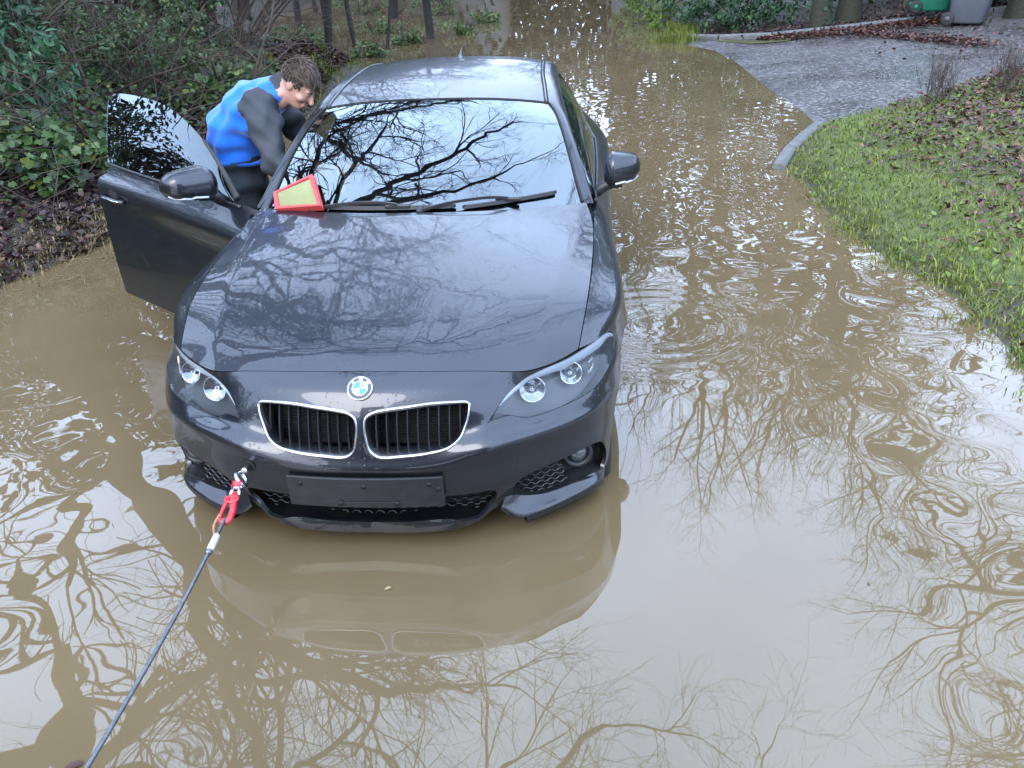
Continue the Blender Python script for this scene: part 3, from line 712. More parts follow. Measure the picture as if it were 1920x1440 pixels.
# round badge on the nose
def badge():
    c = np.array(S_FASCIA([(0.0, S_FASCIA.vt[1])])[0]); c[0] = 0
    up = np.array(S_FASCIA([(0, .02)])[0]) - np.array(S_FASCIA([(0, S_FASCIA.vt[1] + .05)])[0]); up /= np.linalg.norm(up); ex = np.array([1., 0, 0]); nn = np.cross(ex, up)
    if nn[1] > 0: nn = -nn
    root = empty('badge', parent=car); M = Matrix((( *ex, ), ( *up, ), ( *nn, ))).transposed().to_4x4(); M.translation = Vector(c + nn * .003)
    root.matrix_local = M
    def ringm(name, r0, r1, z0, z1, m, n=64, a0=0, a1=2 * math.pi):
        k = n + 1; V = []
        for i in range(k):
            a = a0 + (a1 - a0) * i / n; ca, sa = math.cos(a), math.sin(a)
            V += [(r0 * ca, r0 * sa, z0), (r0 * ca, r0 * sa, z1), (r1 * ca, r1 * sa, z1), (r1 * ca, r1 * sa, z0)]
        F = [(i * 4 + q, (i + 1) * 4 + q, (i + 1) * 4 + (q + 1) % 4, i * 4 + (q + 1) % 4) for i in range(n) for q in range(3)]
        o = obj(name, V, F, m, root, smooth=False); bm = bmesh.new(); bm.from_mesh(o.data); bmesh.ops.recalc_face_normals(bm, faces=bm.faces); bm.to_mesh(o.data); bm.free(); return o
    blk = mat('badge_black', (.008, .008, .01), .12, coat=1, noise=(40, .3, (.012, .012, .014)))
    blu = mat('badge_blue', (.0, .16, .62), .18, coat=1, noise=(40, .3, (.0, .14, .55))); wht = mat('badge_white', (.78, .80, .82), .18, coat=1, noise=(40, .3, (.72, .74, .76)))
    ringm('rim', .0385, .041, -.004, .003, CHROME); ringm('black_ring', .0255, .0387, -.004, .0022, blk); ringm('inner_rim', .0240, .0258, -.004, .003, CHROME)
    for k in range(4): ringm('quadrant', .0003, .0242, -.004, .0020, blu if k in (1, 3) else wht, 16, k * math.pi / 2, (k + 1) * math.pi / 2)
    for ch, ang in (('B', 140), ('M', 90), ('W', 40)):
        cu = bpy.data.curves.new('letter', 'FONT'); cu.body = ch; cu.size = .0150; cu.extrude = .0006; cu.align_x = 'CENTER'; cu.offset = .0004
        t = bpy.data.objects.new('letter_tmp', cu); COL.objects.link(t); dg = bpy.context.evaluated_depsgraph_get(); me = bpy.data.meshes.new_from_object(t.evaluated_get(dg)); bpy.data.objects.remove(t)
        lo_ = bpy.data.objects.new('letter', me); COL.objects.link(lo_); lo_.parent = root; me.materials.clear(); me.materials.append(CHROME)
        a = R(ang); lo_.location = (.0272 * math.cos(a), .0272 * math.sin(a), .0030); lo_.rotation_euler = (0, 0, a - math.pi / 2)
badge()

# ---------------------------------------------------------------- sides
def u_at_y(v, y):
    ys = S_SIDE(np.c_[np.linspace(0, 1, 400), np.full(400, v)])[:, 1]
    return float(np.interp(y, ys, np.linspace(0, 1, 400)))
def side_region(y0, y1, v0=0., v1=1., front_open=False, f0=None, f1=None):
    vs_ = np.linspace(v0, v1, 14); L = []
    fa = f0 or (lambda v: y0); fb = f1 or (lambda v: y1)
    for v in vs_: L.append((0. if front_open else u_at_y(v, fa(v)), v))
    for v in vs_[::-1]: L.append((1. if y1 is None else u_at_y(v, fb(v)), v))
    return [(a, min(max(b, v0), v1)) for a, b in L]
def arch(yc, zc, r):
    a = np.linspace(R(-35), R(215), 40); pts = []
    for t in a:
        p = (.87, yc + r * math.cos(t), zc + r * math.sin(t)); pts.append(p)
    return S_SIDE.nearest(np.array(pts))
FW, RW = (.775, .335), (3.465, .335)
gap = .0025
def rear_edge(v): return 2.70 - .06 * max(0, (v - .30)) / .7 * 1.4 - (.03 if v < .08 else 0)
for s in (1, -1):
    panel('fender', S_SIDE, side_region(0, 1.372, gap / S_SIDE.lv, 1, True), holes=[arch(FW[0], FW[1], .345)], step=.028, side=s, m=PAINT, parent=car, rim=.02, ref=(0, 2, .5))
    panel('rear_quarter', S_SIDE, side_region(2.70, None, 0, 1, f0=lambda v: rear_edge(v) + .005), holes=[arch(RW[0], RW[1], .345)], step=.04, side=s, m=PAINT, parent=car, rim=.02, ref=(0, 2, .5))
    panel('sill', S_SIDE, side_region(1.376, 2.69, .84, 1, f1=lambda v: rear_edge(v)), step=.04, side=s, m=PAINT, parent=car, rim=.03, ref=(0, 2, .5))
    panel('side_shell', S_SIDE, side_region(.9, 1.46, 0, 1), step=.06, side=s, m=GAP, parent=car, offset=-.03, rim=0, ref=(0, 2, .5))
    if s == 1: panel('side_shell', S_SIDE, side_region(1.4, 3.0, 0, 1), step=.06, side=s, m=GAP, parent=car, offset=-.03, rim=0, ref=(0, 2, .5))
    panel('roof_rail', S_RAIL, rect(0, 1, 0, 1), step=.022, side=s, m=PAINT, parent=car, rim=.02, ref=(0, 2.4, .8))
roof = panel('roof', S_ROOF, rect(0, 1 - .012 / S_ROOF.lu, .004 / S_ROOF.lv, 1), step=.03, m=PAINT, parent=car, rim=.02, ref=(0, 2.5, .6))
for s in (1, -1):                                    # rubber strips in the roof ditch
    d = np.array(DITCH); d = resample(d, 60)
    for k, (w, dz) in enumerate(((-.020, .0035), (-.002, .002))):
        V, F = tube((d + [w, 0, dz]) * [s, 1, 1], .0028, 6); obj('roof_strip', V, F, GAP, roof)
    V, F = tube((d + [-.011, 0, .001]) * [s, 1, 1], .0085, 8); obj('roof_moulding', V, F, PAINT, roof)
# shark fin aerial
fr = []
for y0, h, w, lean in ((3.00, .004, .016, 0), (3.03, .018, .018, 0), (3.06, .036, .017, .0), (3.085, .052, .013, .0), (3.10, .058, .009, 0), (3.11, .050, .008, 0), (3.115, .0, .012, 0)):
    zb = 1.447
    fr.append([(-w, y0, zb), (-w * .5, y0 + .01, zb + h * .6), (0, y0 + .016, zb + h), (w * .5, y0 + .01, zb + h * .6), (w, y0, zb)])
o = obj('aerial_fin', np.array(fr).reshape(-1, 3), grid_faces(7, 5), PAINT, roof); add_sub(o, 1)

# windscreen with its dark printed border, seals
ws = panel('windscreen', S_SCREEN, rect(0, .995, .002, .992), step=.02, m=GLASS, parent=car, rim=.003, ref=(0, 2.2, .6))
FRIT = mat('printed_border', (.010, .010, .012), .35, noise=(200, .5, (.02, .02, .024)))
hole = [(-.02, .10), (.84, .085), (.90, .12), (.925, .25), (.915, .88), (.88, .925), (.80, .945), (-.02, .955)]
panel('printed_border', S_SCREEN, rect(0, .995, .002, .992), holes=[hole], step=.03, m=FRIT, parent=ws, offset=-.004, rim=0, ref=(0, 2.2, .6))
for s in (1, -1):
    p = S_SCREEN(np.c_[np.full(50, 1.0), np.linspace(.02, 1, 50)]); V, F = tube((p + [.003, 0, .003]) * [s, 1, 1], .0055, 6); obj('seal', V, F, GAP, ws)
p = S_SCREEN(np.c_[np.linspace(0, 1, 60), np.full(60, 1.0)]); p = np.vstack([(p * [-1, 1, 1])[::-1], p[1:]]); V, F = tube(p + [0, .003, .001], .0045, 6); obj('seal', V, F, GAP, ws)
# scuttle panel between bonnet and glass
rows = []
for k in np.linspace(0, 1, 40):
    a = S_HOOD([(k, .992)])[0] + [0, .01, -.035]; b = S_SCREEN([(k, .04)])[0] + [0, 0, -.012]; rows.append([a, a + [0, .03, -.03], b + [0, -.03, -.02], b])
V = np.array(rows).reshape(-1, 3); V = np.vstack([V, V * [-1, 1, 1]])
obj('scuttle', V, grid_faces(40, 4) + [tuple(i + 160 for i in f) for f in grid_faces(40, 4, True)], BLACK, car)

# wipers parked along the foot of the windscreen
def on_screen(x, v, lift):
    s = abs(x) / .70; q = S_SCREEN([(s, v)])[0].copy(); n = S_SCREEN.normal([(s, v)])[0]; n = -n if n[2] < 0 else n
    q = q + n * lift; q[0] *= (1 if x >= 0 else -1); return q
def wiper(x0, v0, x1, v1, ax0, av0, frac, name='wiper'):
    root = empty(name, parent=car); n = 24
    P = np.array([on_screen(x0 + (x1 - x0) * t, v0 + (v1 - v0) * t, .010 - .004 * math.sin(t * math.pi)) for t in np.linspace(0, 1, n)])
    sec = []
    up = np.array([0, -.45, .9])
    for i, p in enumerate(P):
        w = .012 * (1 if 0 < i < n - 1 else .6); sec.append([p + np.array([0, -w, -w * .3]), p + up * .012 + np.array([0, -w * .3, 0]), p + up * .014 + [0, w * .3, 0], p + np.array([0, w, w * .3]) + up * .003])
    obj('blade', np.array(sec).reshape(-1, 3), grid_faces(n, 4) + [(i * 4 + 3, i * 4, i * 4 + 4, i * 4 + 7) for i in range(n - 1)] + [(0, 1, 2, 3), (4 * n - 1, 4 * n - 2, 4 * n - 3, 4 * n - 4)], BLACK, root, smooth=False)
    k = int(frac * (n - 1)); mid = P[k] + up * .018; piv = on_screen(ax0, av0, .02)
    path = resample([piv, piv * .6 + mid * .4 + up * .022, piv * .2 + mid * .8 + up * .018, mid], 16)
    sec = [[p + np.array([0, -.009, -.004]), p + up * .009 + [0, -.006, 0], p + up * .009 + [0, .006, 0], p + np.array([0, .009, .004])] for p in path]
    obj('arm', np.array(sec).reshape(-1, 3), grid_faces(16, 4) + [(i * 4 + 3, i * 4, i * 4 + 4, i * 4 + 7) for i in range(15)] + [(0, 1, 2, 3), (63, 62, 61, 60)], BLACK, root, smooth=False)
    c = P[k] + up * .012; V, F = box(c, (.11, .022, .018)); o = obj('clip', V, F, BLACK, root, smooth=False); add_bevel(o, .005)
    V, F = tube([piv - up * .03, piv + up * .012, piv + up * .016], [.016, .015, .008], 14); obj('pivot', V, F, BLACK, root)
wiper(-.40, .045, .17, .050, -.46, .012, .60)
wiper(.20, .040, .60, .115, .02, .012, .52)

# ---------------------------------------------------------------- doors, side glass, mirrors
door_r = panel('door', S_SIDE, side_region(1.378, 2.70, .012, .835, f1=rear_edge), step=.03, side=1, m=PAINT, parent=car, rim=.03, ref=(0, 2, .5))
panel('window', S_WINDOW, [(.012, .02), (.66, .02), (.585, 1), (.012, 1)], step=.04, side=1, m=GLASS_DARK, parent=door_r, rim=.004, ref=(0, 2, .5))
panel('rear_side_window', S_WINDOW, [(.67, .02), (.97, .02), (.97, 1), (.595, 1)], step=.04, side=1, m=GLASS_DARK, parent=car, rim=.004, ref=(0, 2, .5))
panel('rear_side_window', S_WINDOW, [(.67, .02), (.97, .02), (.97, 1), (.595, 1)], step=.04, side=-1, m=GLASS_DARK, parent=car, rim=.004, ref=(0, 2, .5))
for s in (1, -1):
    p = S_RAIL(np.c_[np.linspace(.03, .84, 70), np.full(70, .99)]); V, F = tube((p + [.002, 0, -.004]) * [s, 1, 1], .007, 6); obj('window_seal', V, F, GAP, car)
p = S_SIDE(np.c_[[u_at_y(0, y) for y in np.linspace(1.50, 2.69, 40)], np.full(40, 0.)]); V, F = tube(p + [.0, 0, .002], .007, 6); obj('belt_strip', V, F, BLACK, door_r)

def mirror(parent, side, base, W, H, D, org=None):
    """body-colour cap over a black lower shell on a short arm; base = inner foot on the door, in car space"""
    org = np.zeros(3) if org is None else np.asarray(org)
    NS, NT = 15, 28; V = []
    for i in range(NS):
        t = i / (NS - 1)
        x = W * t
        tap = 1 - .42 * t ** 2.2
        e = min(1., .62 + 1.9 * t) if t < .2 else 1.
        rr = e * (1 - max(0, (t - .80) / .20) ** 2.2 * .55)
        if i == 0: rr *= .80
        zc = .03 + .012 * t; yc = .035 * t * t
        for k in range(NT):
            a = 2 * math.pi * k / NT; ca, sa = math.cos(a), math.sin(a)
            yy = -abs(ca) ** .72 * D * .62 if ca > 0 else abs(ca) ** .5 * D * .38
            zz = (abs(sa) ** .75) * (H * .56 if sa > 0 else -H * .44)
            V.append((x + .03, yc + yy * rr * tap, zc + H * .40 + zz * rr * tap))
    V = np.array(V)
    F = [(i * NT + k, i * NT + (k + 1) % NT, (i + 1) * NT + (k + 1) % NT, (i + 1) * NT + k) for i in range(NS - 1) for k in range(NT)]
    F += [tuple(range(NT))[::-1], tuple((NS - 1) * NT + k for k in range(NT))]
    V0 = V.copy(); V = V + np.array([0, 0, 0]); V = V * [side, 1, 1] + np.array(base) - org
    zc = np.array([V0[list(f)].mean(0) for f in F]); low = zc[:, 2] < .03 + H * .20
    Fc = [f for f, b in zip(F, low) if not b]; Fl = [f for f, b in zip(F, low) if b]
    if side < 0: Fc = [f[::-1] for f in Fc]; Fl = [f[::-1] for f in Fl]
    obj('mirror_cap', V, Fc, PAINT, parent); obj('mirror_base', V, Fl, BLACK, parent)
    # indicator strip where the cap meets the base, on the front face
    P = []
    for t in np.linspace(.30, .93, 16):
        i = min(int(t * (NS - 1)), NS - 2); fr_ = t * (NS - 1) - i
        ring = V0[i * NT:(i + 1) * NT] * (1 - fr_) + V0[(i + 1) * NT:(i + 2) * NT] * fr_
        c = [r for r in ring if r[1] < ring[:, 1].mean()]; c = min(c, key=lambda r: abs(r[2] - (.03 + H * .15))); P.append(c + [0, -.001, 0])
    P = np.array(P) * [side, 1, 1] + np.array(base) - org
    tb, tf = tube(P, .0055, 6); obj('indicator', tb, tf, WHITEP, parent)
    # arm to the door
    pth = np.array([(-.035, .01, -.012), (.0, .0, .006), (.045, -.004, .034), (.11, 0, .042)]) * [side, 1, 1] + np.array(base) - org
    tb, tf = tube(resample(pth, 12), list(np.linspace(.030, .022, 12)), 10); tb = np.array(tb); obj('mirror_arm', tb, tf, BLACK, parent)
    # reflecting glass facing back
    n = 24; a = np.linspace(0, 2 * math.pi, n, endpoint=False)
    G = np.c_[W * .55 + W * .38 * np.sign(np.cos(a)) * np.abs(np.cos(a)) ** .6 + .03, np.full(n, D * .40), .03 + H * .42 + H * .36 * np.sign(np.sin(a)) * np.abs(np.sin(a)) ** .6]
    obj('mirror_glass', G * [side, 1, 1] + np.array(base) - org, [tuple(range(n))], CHROME, parent)
mirror(door_r, 1, (.785, 1.665, .975), .165, .158, .13)

# the open driver's door: its origin is the hinge
HINGE = np.array([-.845, 1.395, 0.]); OPEN = R(53)
door_l = panel('door', S_SIDE, side_region(1.378, 2.70, .012, .835, f1=rear_edge), step=.024, side=-1, m=PAINT, parent=car, rim=.035, ref=(0, 2, .5), world=HINGE, label='open driver door swung out to the left, frameless tinted window raised')
door_l.location = HINGE; door_l.rotation_euler = (0, 0, OPEN)
panel('window', S_WINDOW, [(.008, .015), (.685, .015), (.708, .05), (.588, 1), (.008, 1)], step=.03, side=-1, m=GLASS_DARK, parent=door_l, rim=.004, ref=(0, 2, .5), world=HINGE)
p = S_SIDE(np.c_[[u_at_y(0, y) for y in np.linspace(1.46, 2.69, 40)], np.full(40, 0.)]) * [-1, 1, 1] - HINGE; V, F = tube(p + [.0, 0, .003], .008, 6); obj('belt_strip', V, F, BLACK, door_l)
p = S_WINDOW(np.c_[np.linspace(.006, .19, 24), np.full(24, .0)]) * [-1, 1, 1] - HINGE; V, F = tube(p + [-.004, 0, .002], list(np.linspace(.017, .006, 24)), 8); obj('window_frame', V, F, RUBBER, door_l)
# inner trim card
uv, F = cdt(S_SIDE, side_region(1.40, 2.68, .03, .82, f1=lambda v: rear_edge(v) - .02), (), .05); P = S_SIDE(uv) * [-1, 1, 1] + [.07, 0, 0] - HINGE
obj('door_card', P, F, TRIM, door_l)
# handle: a bar over a cupped recess
def door_handle(parent, side, org):
    path = [S_SIDE([(u_at_y(.30, y), v)])[0] + [o_, 0, 0] for y, v, o_ in ((2.640, .285, .004), (2.615, .283, .026), (2.55, .281, .030), (2.47, .282, .028), (2.435, .284, .004))]
    P = resample(path, 18) * [side, 1, 1] - org
    V, F = tube(P, [.010] + [.012] * 16 + [.010], 10); V = np.array(V); obj('handle', V, F, PAINT, parent)
    P2 = P[1:-1] + np.array([side * .011, 0, .004]); V, F = tube(P2, .0025, 6); obj('handle_strip', V, F, CHROME, parent)
    c = S_SIDE([(u_at_y(.25, 2.53), .255)])[0] * [side, 1, 1] - org
    n = 24; V = [c + np.array([side * .0015, .050 * math.cos(a), .024 * math.sin(a) - .004]) for a in np.linspace(0, 2 * math.pi, n, endpoint=False)]
    obj('handle_recess', V, [tuple(range(n))], GAP, parent)
door_handle(door_l, -1, HINGE); door_handle(door_r, 1, np.zeros(3))
mirror(door_l, -1, (-.782, 1.60, .985), .235, .155, .15, HINGE)

# ---------------------------------------------------------------- tail (behind, seen only from the side)
rg = [[(x * k, y0 + dy * k * k, z0 - dz * k * k) for k in np.linspace(0, 1, 12)] for x, y0, dy, z0, dz in ((.485, 3.25, -.05, 1.428, .035), (.525, 3.50, -.03, 1.31, .04), (.565, 3.72, .0, 1.18, .04), (.60, 3.93, .0, 1.095, .02))]
V = np.array(rg).reshape(-1, 3); V = np.vstack([V, V * [-1, 1, 1]]); F = grid_faces(4, 12); obj('rear_window', V, F + [tuple(i + 48 for i in f[::-1]) for f in F], GLASS_DARK, car)
rg = [[(x * k, y0 + dy * k * k, z0 - dz * k ** 3) for k in np.linspace(0, 1, 12)] for x, y0, dy, z0, dz in ((.66, 3.93, .0, 1.092, .05), (.64, 4.15, .0, 1.085, .08), (.66, 4.33, -.09, 1.07, .11), (.68, 4.36, -.09, .95, .03), (.70, 4.41, -.1, .80, .0), (.71, 4.44, -.1, .62, .0), (.69, 4.43, -.1, .45, 0), (.67, 4.38, -.08, .25, 0))]
V = np.array(rg).reshape(-1, 3); V = np.vstack([V, V * [-1, 1, 1]]); F = grid_faces(8, 12); o = obj('boot_lid', V, F + [tuple(i + 96 for i in f[::-1]) for f in F], PAINT, car)
for s in (1, -1):
    V, F = tube(np.array([(.70, 4.31, .84), (.60, 4.37, .85), (.45, 4.40, .84), (.36, 4.405, .82)]) * [s, 1, 1], [.05, .05, .045, .03], 10); obj('tail_light', V, F, mat('tail_red', (.35, .01, .012), .15, coat=1, noise=(30, .4, (.25, .01, .01))), car)

# ---------------------------------------------------------------- wheels
def wheel(x, y, side):
    root = empty('wheel', parent=car); NS = 40
    prof = [(.225, -.10), (.300, -.105), (.322, -.085), (.327, -.04), (.327, .04), (.322, .085), (.300, .105), (.225, .10)]
    V = [(x + d * .93, y + r * math.cos(a), .325 + r * math.sin(a)) for r, d in prof for a in np.linspace(0, 2 * math.pi, NS, endpoint=False)]
    obj('tyre', V, [(i * NS + k, i * NS + (k + 1) % NS, (i + 1) * NS + (k + 1) % NS, (i + 1) * NS + k) for i in range(7) for k in range(NS)], RUBBER, root)
    parts = []; prof = [(.228, .09), (.220, .07), (.205, -.08), (.228, -.09)]
    V = [(x + side * d, y + r * math.cos(a), .325 + r * math.sin(a)) for r, d in prof for a in np.linspace(0, 2 * math.pi, NS, endpoint=False)]
    parts.append((V, [(i * NS + k, i * NS + (k + 1) % NS, (i + 1) * NS + (k + 1) % NS, (i + 1) * NS + k) for i in range(3) for k in range(NS)]))
    for k in range(5):
        for da in (-.13, .13):
            a = 2 * math.pi * k / 5 + da; b = 2 * math.pi * k / 5 + da * .35
            parts.append(tube([(x + side * .075, y + .04 * math.cos(b), .325 + .04 * math.sin(b)), (x + side * .082, y + .13 * math.cos(a), .325 + .13 * math.sin(a)), (x + side * .080, y + .215 * math.cos(a), .325 + .215 * math.sin(a))], [.022, .016, .014], 8))
    parts.append(tube([(x + side * .05, y, .325), (x + side * .085, y, .325), (x + side * .09, y, .325)], [.055, .05, .03], 20))
    obj('rim', *join(parts), ALLOY, root)
for yy in (FW[0], RW[0]):
    for s in (1, -1): wheel(s * (.728 if yy < 2 else .77), yy, s)

# ---------------------------------------------------------------- cabin
rows = []
for x in np.linspace(-.68, .68, 25):
    k = abs(x) / .70; b = S_SCREEN([(k, .06)])[0]; y0 = b[1] + .01; z0 = b[2] - .03
    rows.append([(x, y0, z0), (x, y0 + .16, z0 + .0), (x, y0 + .30, z0 - .015 + .03 * math.exp(-((x + .36) / .2) ** 2)), (x, y0 + .36, z0 - .06), (x, y0 + .34, z0 - .22), (x, y0 + .25, z0 - .5)])
obj('dashboard', np.array(rows).reshape(-1, 3), grid_faces(25, 6, True), TRIM, car)
sw = np.array([-.36, 1.93, .88]); ax = np.array([0, .93, .36]); e1 = np.array([1., 0, 0]); e2 = np.cross(ax, e1)
parts = [tube([sw + e1 * .185 * math.cos(a) + e2 * .185 * math.sin(a) for a in np.linspace(0, 2 * math.pi, 41)], .016, 8, False)]
for a in (0, math.pi, 1.5 * math.pi): parts.append(tube([sw - ax * .03, sw - ax * .02 + (e1 * math.cos(a) + e2 * math.sin(a)) * .09, sw + (e1 * math.cos(a) + e2 * math.sin(a)) * .18], [.05, .022, .014], 8))
parts.append(tube([sw - ax * .25, sw - ax * .03, sw - ax * .005], [.04, .06, .055], 14))
obj('steering_wheel', *join(parts), TRIM, car)
def seat(x):
    parts = []
    def pad(c, sx, sy, sz, tilt):
        V, F = [], []; n = 12
        bm = bmesh.new(); bmesh.ops.create_cube(bm, size=1); bmesh.ops.subdivide_edges(bm, edges=bm.edges, cuts=4, use_grid_fill=True)
        for v in bm.verts:
            p = v.co * 2; q = Vector([abs(c_) ** 1 for c_ in p]); m_ = max(q); l_ = (abs(p.x) ** 5 + abs(p.y) ** 5 + abs(p.z) ** 5) ** .2
            v.co = p * (m_ / l_ if l_ else 1) * .5
        V = [Matrix.Rotation(tilt, 3, 'X') @ Vector((v.co.x * sx, v.co.y * sy, v.co.z * sz)) + Vector(c) for v in bm.verts]; bm.verts.index_update(); F = [tuple(v.index for v in f.verts) for f in bm.faces]; bm.free()
        return [tuple(v) for v in V], F
    obj('seat', *join([pad((x, 2.15, .50), .50, .52, .17, R(8)), pad((x, 2.50, .83), .50, .15, .66, R(-20)), pad((x, 2.64, 1.21), .26, .10, .18, R(-14))]), SEAT, car)
seat(-.37); seat(.37)
obj('rear_seat', *join([box((0, 2.95, .60), (1.1, .5, .2)), box((0, 3.22, .85), (1.15, .16, .6))]), SEAT, car, smooth=False)
obj('cabin_floor', *join([box((0, 2.3, .30), (1.5, 2.2, .03)), box((0, 2.1, .40), (.28, 1.4, .2)), box((0, 1.5, .55), (1.4, .03, .6))]), TRIM, car, smooth=False)
# rear view mirror on the glass
V, F = tube([(0, 1.93, 1.315), (0, 1.91, 1.29)], .012, 8); a = box((0, 1.90, 1.265), (.24, .03, .065)); o = obj('interior_mirror', *join([(V, F), a]), BLACK, car, smooth=False); add_bevel(o, .012, 3)
obj('underbody', *join([box((0, 2.2, .24), (1.5, 3.6, .04)), box((0, .9, .45), (1.2, .9, .4))]), GAP, car, smooth=False)
# ---------------------------------------------------------------- lie of the land (world space: water level z = 0, car's nose at the origin, road runs along +y)
LX = np.array([(-12, -3.6), (0, -3.3), (1.5, -3.15), (2.6, -2.95), (3.25, -2.70), (4.5, -2.62), (6.2, -2.58), (7.8, -2.55), (9.5, -2.62), (11.3, -2.75), (12.6, -3.4), (13.5, -4.6), (16, -6.5), (24, -7.5), (60, -8)])
RX = np.array([(-12, 3.2), (0, 2.85), (1.44, 2.76), (2.28, 2.78), (3.08, 2.56), (4.2, 2.48), (5.55, 2.50), (6.2, 2.78), (6.85, 3.09), (7.6, 3.10), (8.6, 3.05), (10, 3.02), (11.5, 2.98), (12.8, 2.86), (14.2, 2.32), (16, 2.3), (20, 2.2), (25, 1.8), (60, 1.6)])
def shore_l(y): return np.interp(y, LX[:, 0], LX[:, 1])
def shore_r(y): return np.interp(y, RX[:, 0], RX[:, 1])
def hash_noise(x, y, s, seed=0):
    x = np.asarray(x, float) * s; y = np.asarray(y, float) * s; xi = np.floor(x); yi = np.floor(y); fx = x - xi; fy = y - yi
    fx = fx * fx * (3 - 2 * fx); fy = fy * fy * (3 - 2 * fy)
    def h(a, b):
        v = np.sin(a * 127.1 + b * 311.7 + seed * 74.7) * 43758.5453; return v - np.floor(v)
    return h(xi, yi) * (1 - fx) * (1 - fy) + h(xi + 1, yi) * fx * (1 - fy) + h(xi, yi + 1) * (1 - fx) * fy + h(xi + 1, yi + 1) * fx * fy
GRASS_EDGE = np.array([(3.09, 6.85), (3.45, 7.0), (3.82, 7.22), (4.18, 7.38), (4.69, 7.63), (5.63, 8.35), (8, 10.2), (12, 13.3)])   # lawn meets drive
FAR_KERB = np.array([(2.32, 14.4), (3.43, 13.45), (4.33, 13.55), (5.2, 13.65), (6.58, 13.94), (9.5, 14.6), (14, 15.6)])
def on_drive(x, y):
    return (y > np.interp(x, GRASS_EDGE[:, 0], GRASS_EDGE[:, 1])) & (y < np.interp(x, FAR_KERB[:, 0], FAR_KERB[:, 1])) & (x > 2.3) & (x < 14)
def H(x, y):
    x = np.asarray(x, float); y = np.asarray(y, float)
    l = shore_l(y) - x; r = x - shore_r(y)
    bed = -.16 - .012 * np.clip(y, -5, 14)
    zl = np.where(l > 0, .85 * (1 - np.exp(-l * .42)) + .07 * l, l * .30)
    ro = np.where(on_drive(x, y), .055 * r, .085 * r + .10 * (1 - np.exp(-np.clip(r, 0, 9) * 2.2)))
    ro = np.where((y > 12.5) & ~on_drive(x, y), .055 * r + .025 + .05 * np.clip(y - 15, 0, 6), ro)
    zr = np.where(r > 0, ro, r * .22)
    zl = zl + .34 * np.exp(-((x + 3.0) / .55) ** 2 - ((y - 10.2) / 1.5) ** 2)
    n = (hash_noise(x, y, 1.3, 1) - .5) * .10 + (hash_noise(x, y, 4.1, 2) - .5) * .04
    n = np.where(on_drive(x, y), 0, n)
    z = np.maximum(np.maximum(zl, zr), bed)
    off = np.maximum(l, r)
    amp = np.clip(off * 1.2, 0.05, 1)
    z = np.maximum(z, np.where(np.abs(x + .6) < 2.6, -1, np.clip((y - 28.5) * .35, -1, 3.5)))
    return z + n * amp
# ---------------------------------------------------------------- ground sheet
def axis(lo, hi, f0, f1, fine, coarse):
    a = list(np.arange(f0, f1 + 1e-6, fine)); x = f0
    while x > lo: d = min(coarse, max(fine, (f0 - x) * .25 + fine)); x -= d; a.insert(0, x)
    x = f1
    while x < hi: d = min(coarse, max(fine, (x - f1) * .25 + fine)); x += d; a.append(x)
    return np.array(a)
def soil_mat():
    m = bpy.data.materials.new('leafy_soil'); m.use_nodes = True; n = m.node_tree.nodes; l = m.node_tree.links; b = n['Principled BSDF']; b.inputs['Roughness'].default_value = .75
    tc = n.new('ShaderNodeTexCoord'); t = n.new('ShaderNodeTexNoise'); t.inputs['Scale'].default_value = 6; t.inputs['Detail'].default_value = 9; t.inputs['Roughness'].default_value = .7; l.new(tc.outputs['Object'], t.inputs['Vector'])
    c = n.new('ShaderNodeValToRGB'); e = c.color_ramp.elements; e[0].position = .32; e[0].color = (.014, .010, .007, 1); e[1].position = .68; e[1].color = (.060, .042, .026, 1); x = e.new(.5); x.color = (.032, .024, .014, 1)
    l.new(t.outputs['Fac'], c.inputs['Fac']); l.new(c.outputs['Color'], b.inputs['Base Color'])
    at_ = n.new('ShaderNodeAttribute'); at_.attribute_name = 'turf'; tm_ = n.new('ShaderNodeMix'); tm_.data_type = 'RGBA'
    gr = n.new('ShaderNodeValToRGB'); e2 = gr.color_ramp.elements; e2[0].position = .35; e2[0].color = (.040, .050, .008, 1); e2[1].position = .65; e2[1].color = (.105, .125, .018, 1); l.new(t.outputs['Fac'], gr.inputs['Fac'])
    l.new(at_.outputs['Fac'], tm_.inputs['Factor']); l.new(c.outputs['Color'], tm_.inputs['A']); l.new(gr.outputs['Color'], tm_.inputs['B']); l.new(tm_.outputs['Result'], b.inputs['Base Color'])
    bp = n.new('ShaderNodeBump'); bp.inputs['Strength'].default_value = .8; bp.inputs['Distance'].default_value = .03; l.new(t.outputs['Fac'], bp.inputs['Height']); l.new(bp.outputs[0], b.inputs['Normal'])
    return m
gx = axis(-70, 70, -6, 9, .15, 6); gy = axis(-40, 110, 0, 17, .15, 6)
GX, GY = np.meshgrid(gx, gy, indexing='ij'); GZ = H(GX, GY)
ii, jj = np.meshgrid(np.arange(len(gx) - 1), np.arange(len(gy) - 1), indexing='ij'); w = len(gy); q = (ii * w + jj).ravel()
ground = bigmesh('ground', np.c_[GX.ravel(), GY.ravel(), GZ.ravel()], np.c_[q, q + w, q + w + 1, q + 1], soil_mat(), smooth=True, kind='structure')
_r = (GX - shore_r(GY)).ravel(); _t = (GY < np.interp(GX, GRASS_EDGE[:, 0], GRASS_EDGE[:, 1]) + .3).ravel() * np.clip(_r * 5 - .4 + (hash_noise(GX.ravel(), GY.ravel(), 3.3, 21) - .5) * 1.5, 0, 1) * np.clip(1.35 - _r * .30 + (hash_noise(GX.ravel(), GY.ravel(), 1.1, 9) - .5) * 1.2, 0, 1)
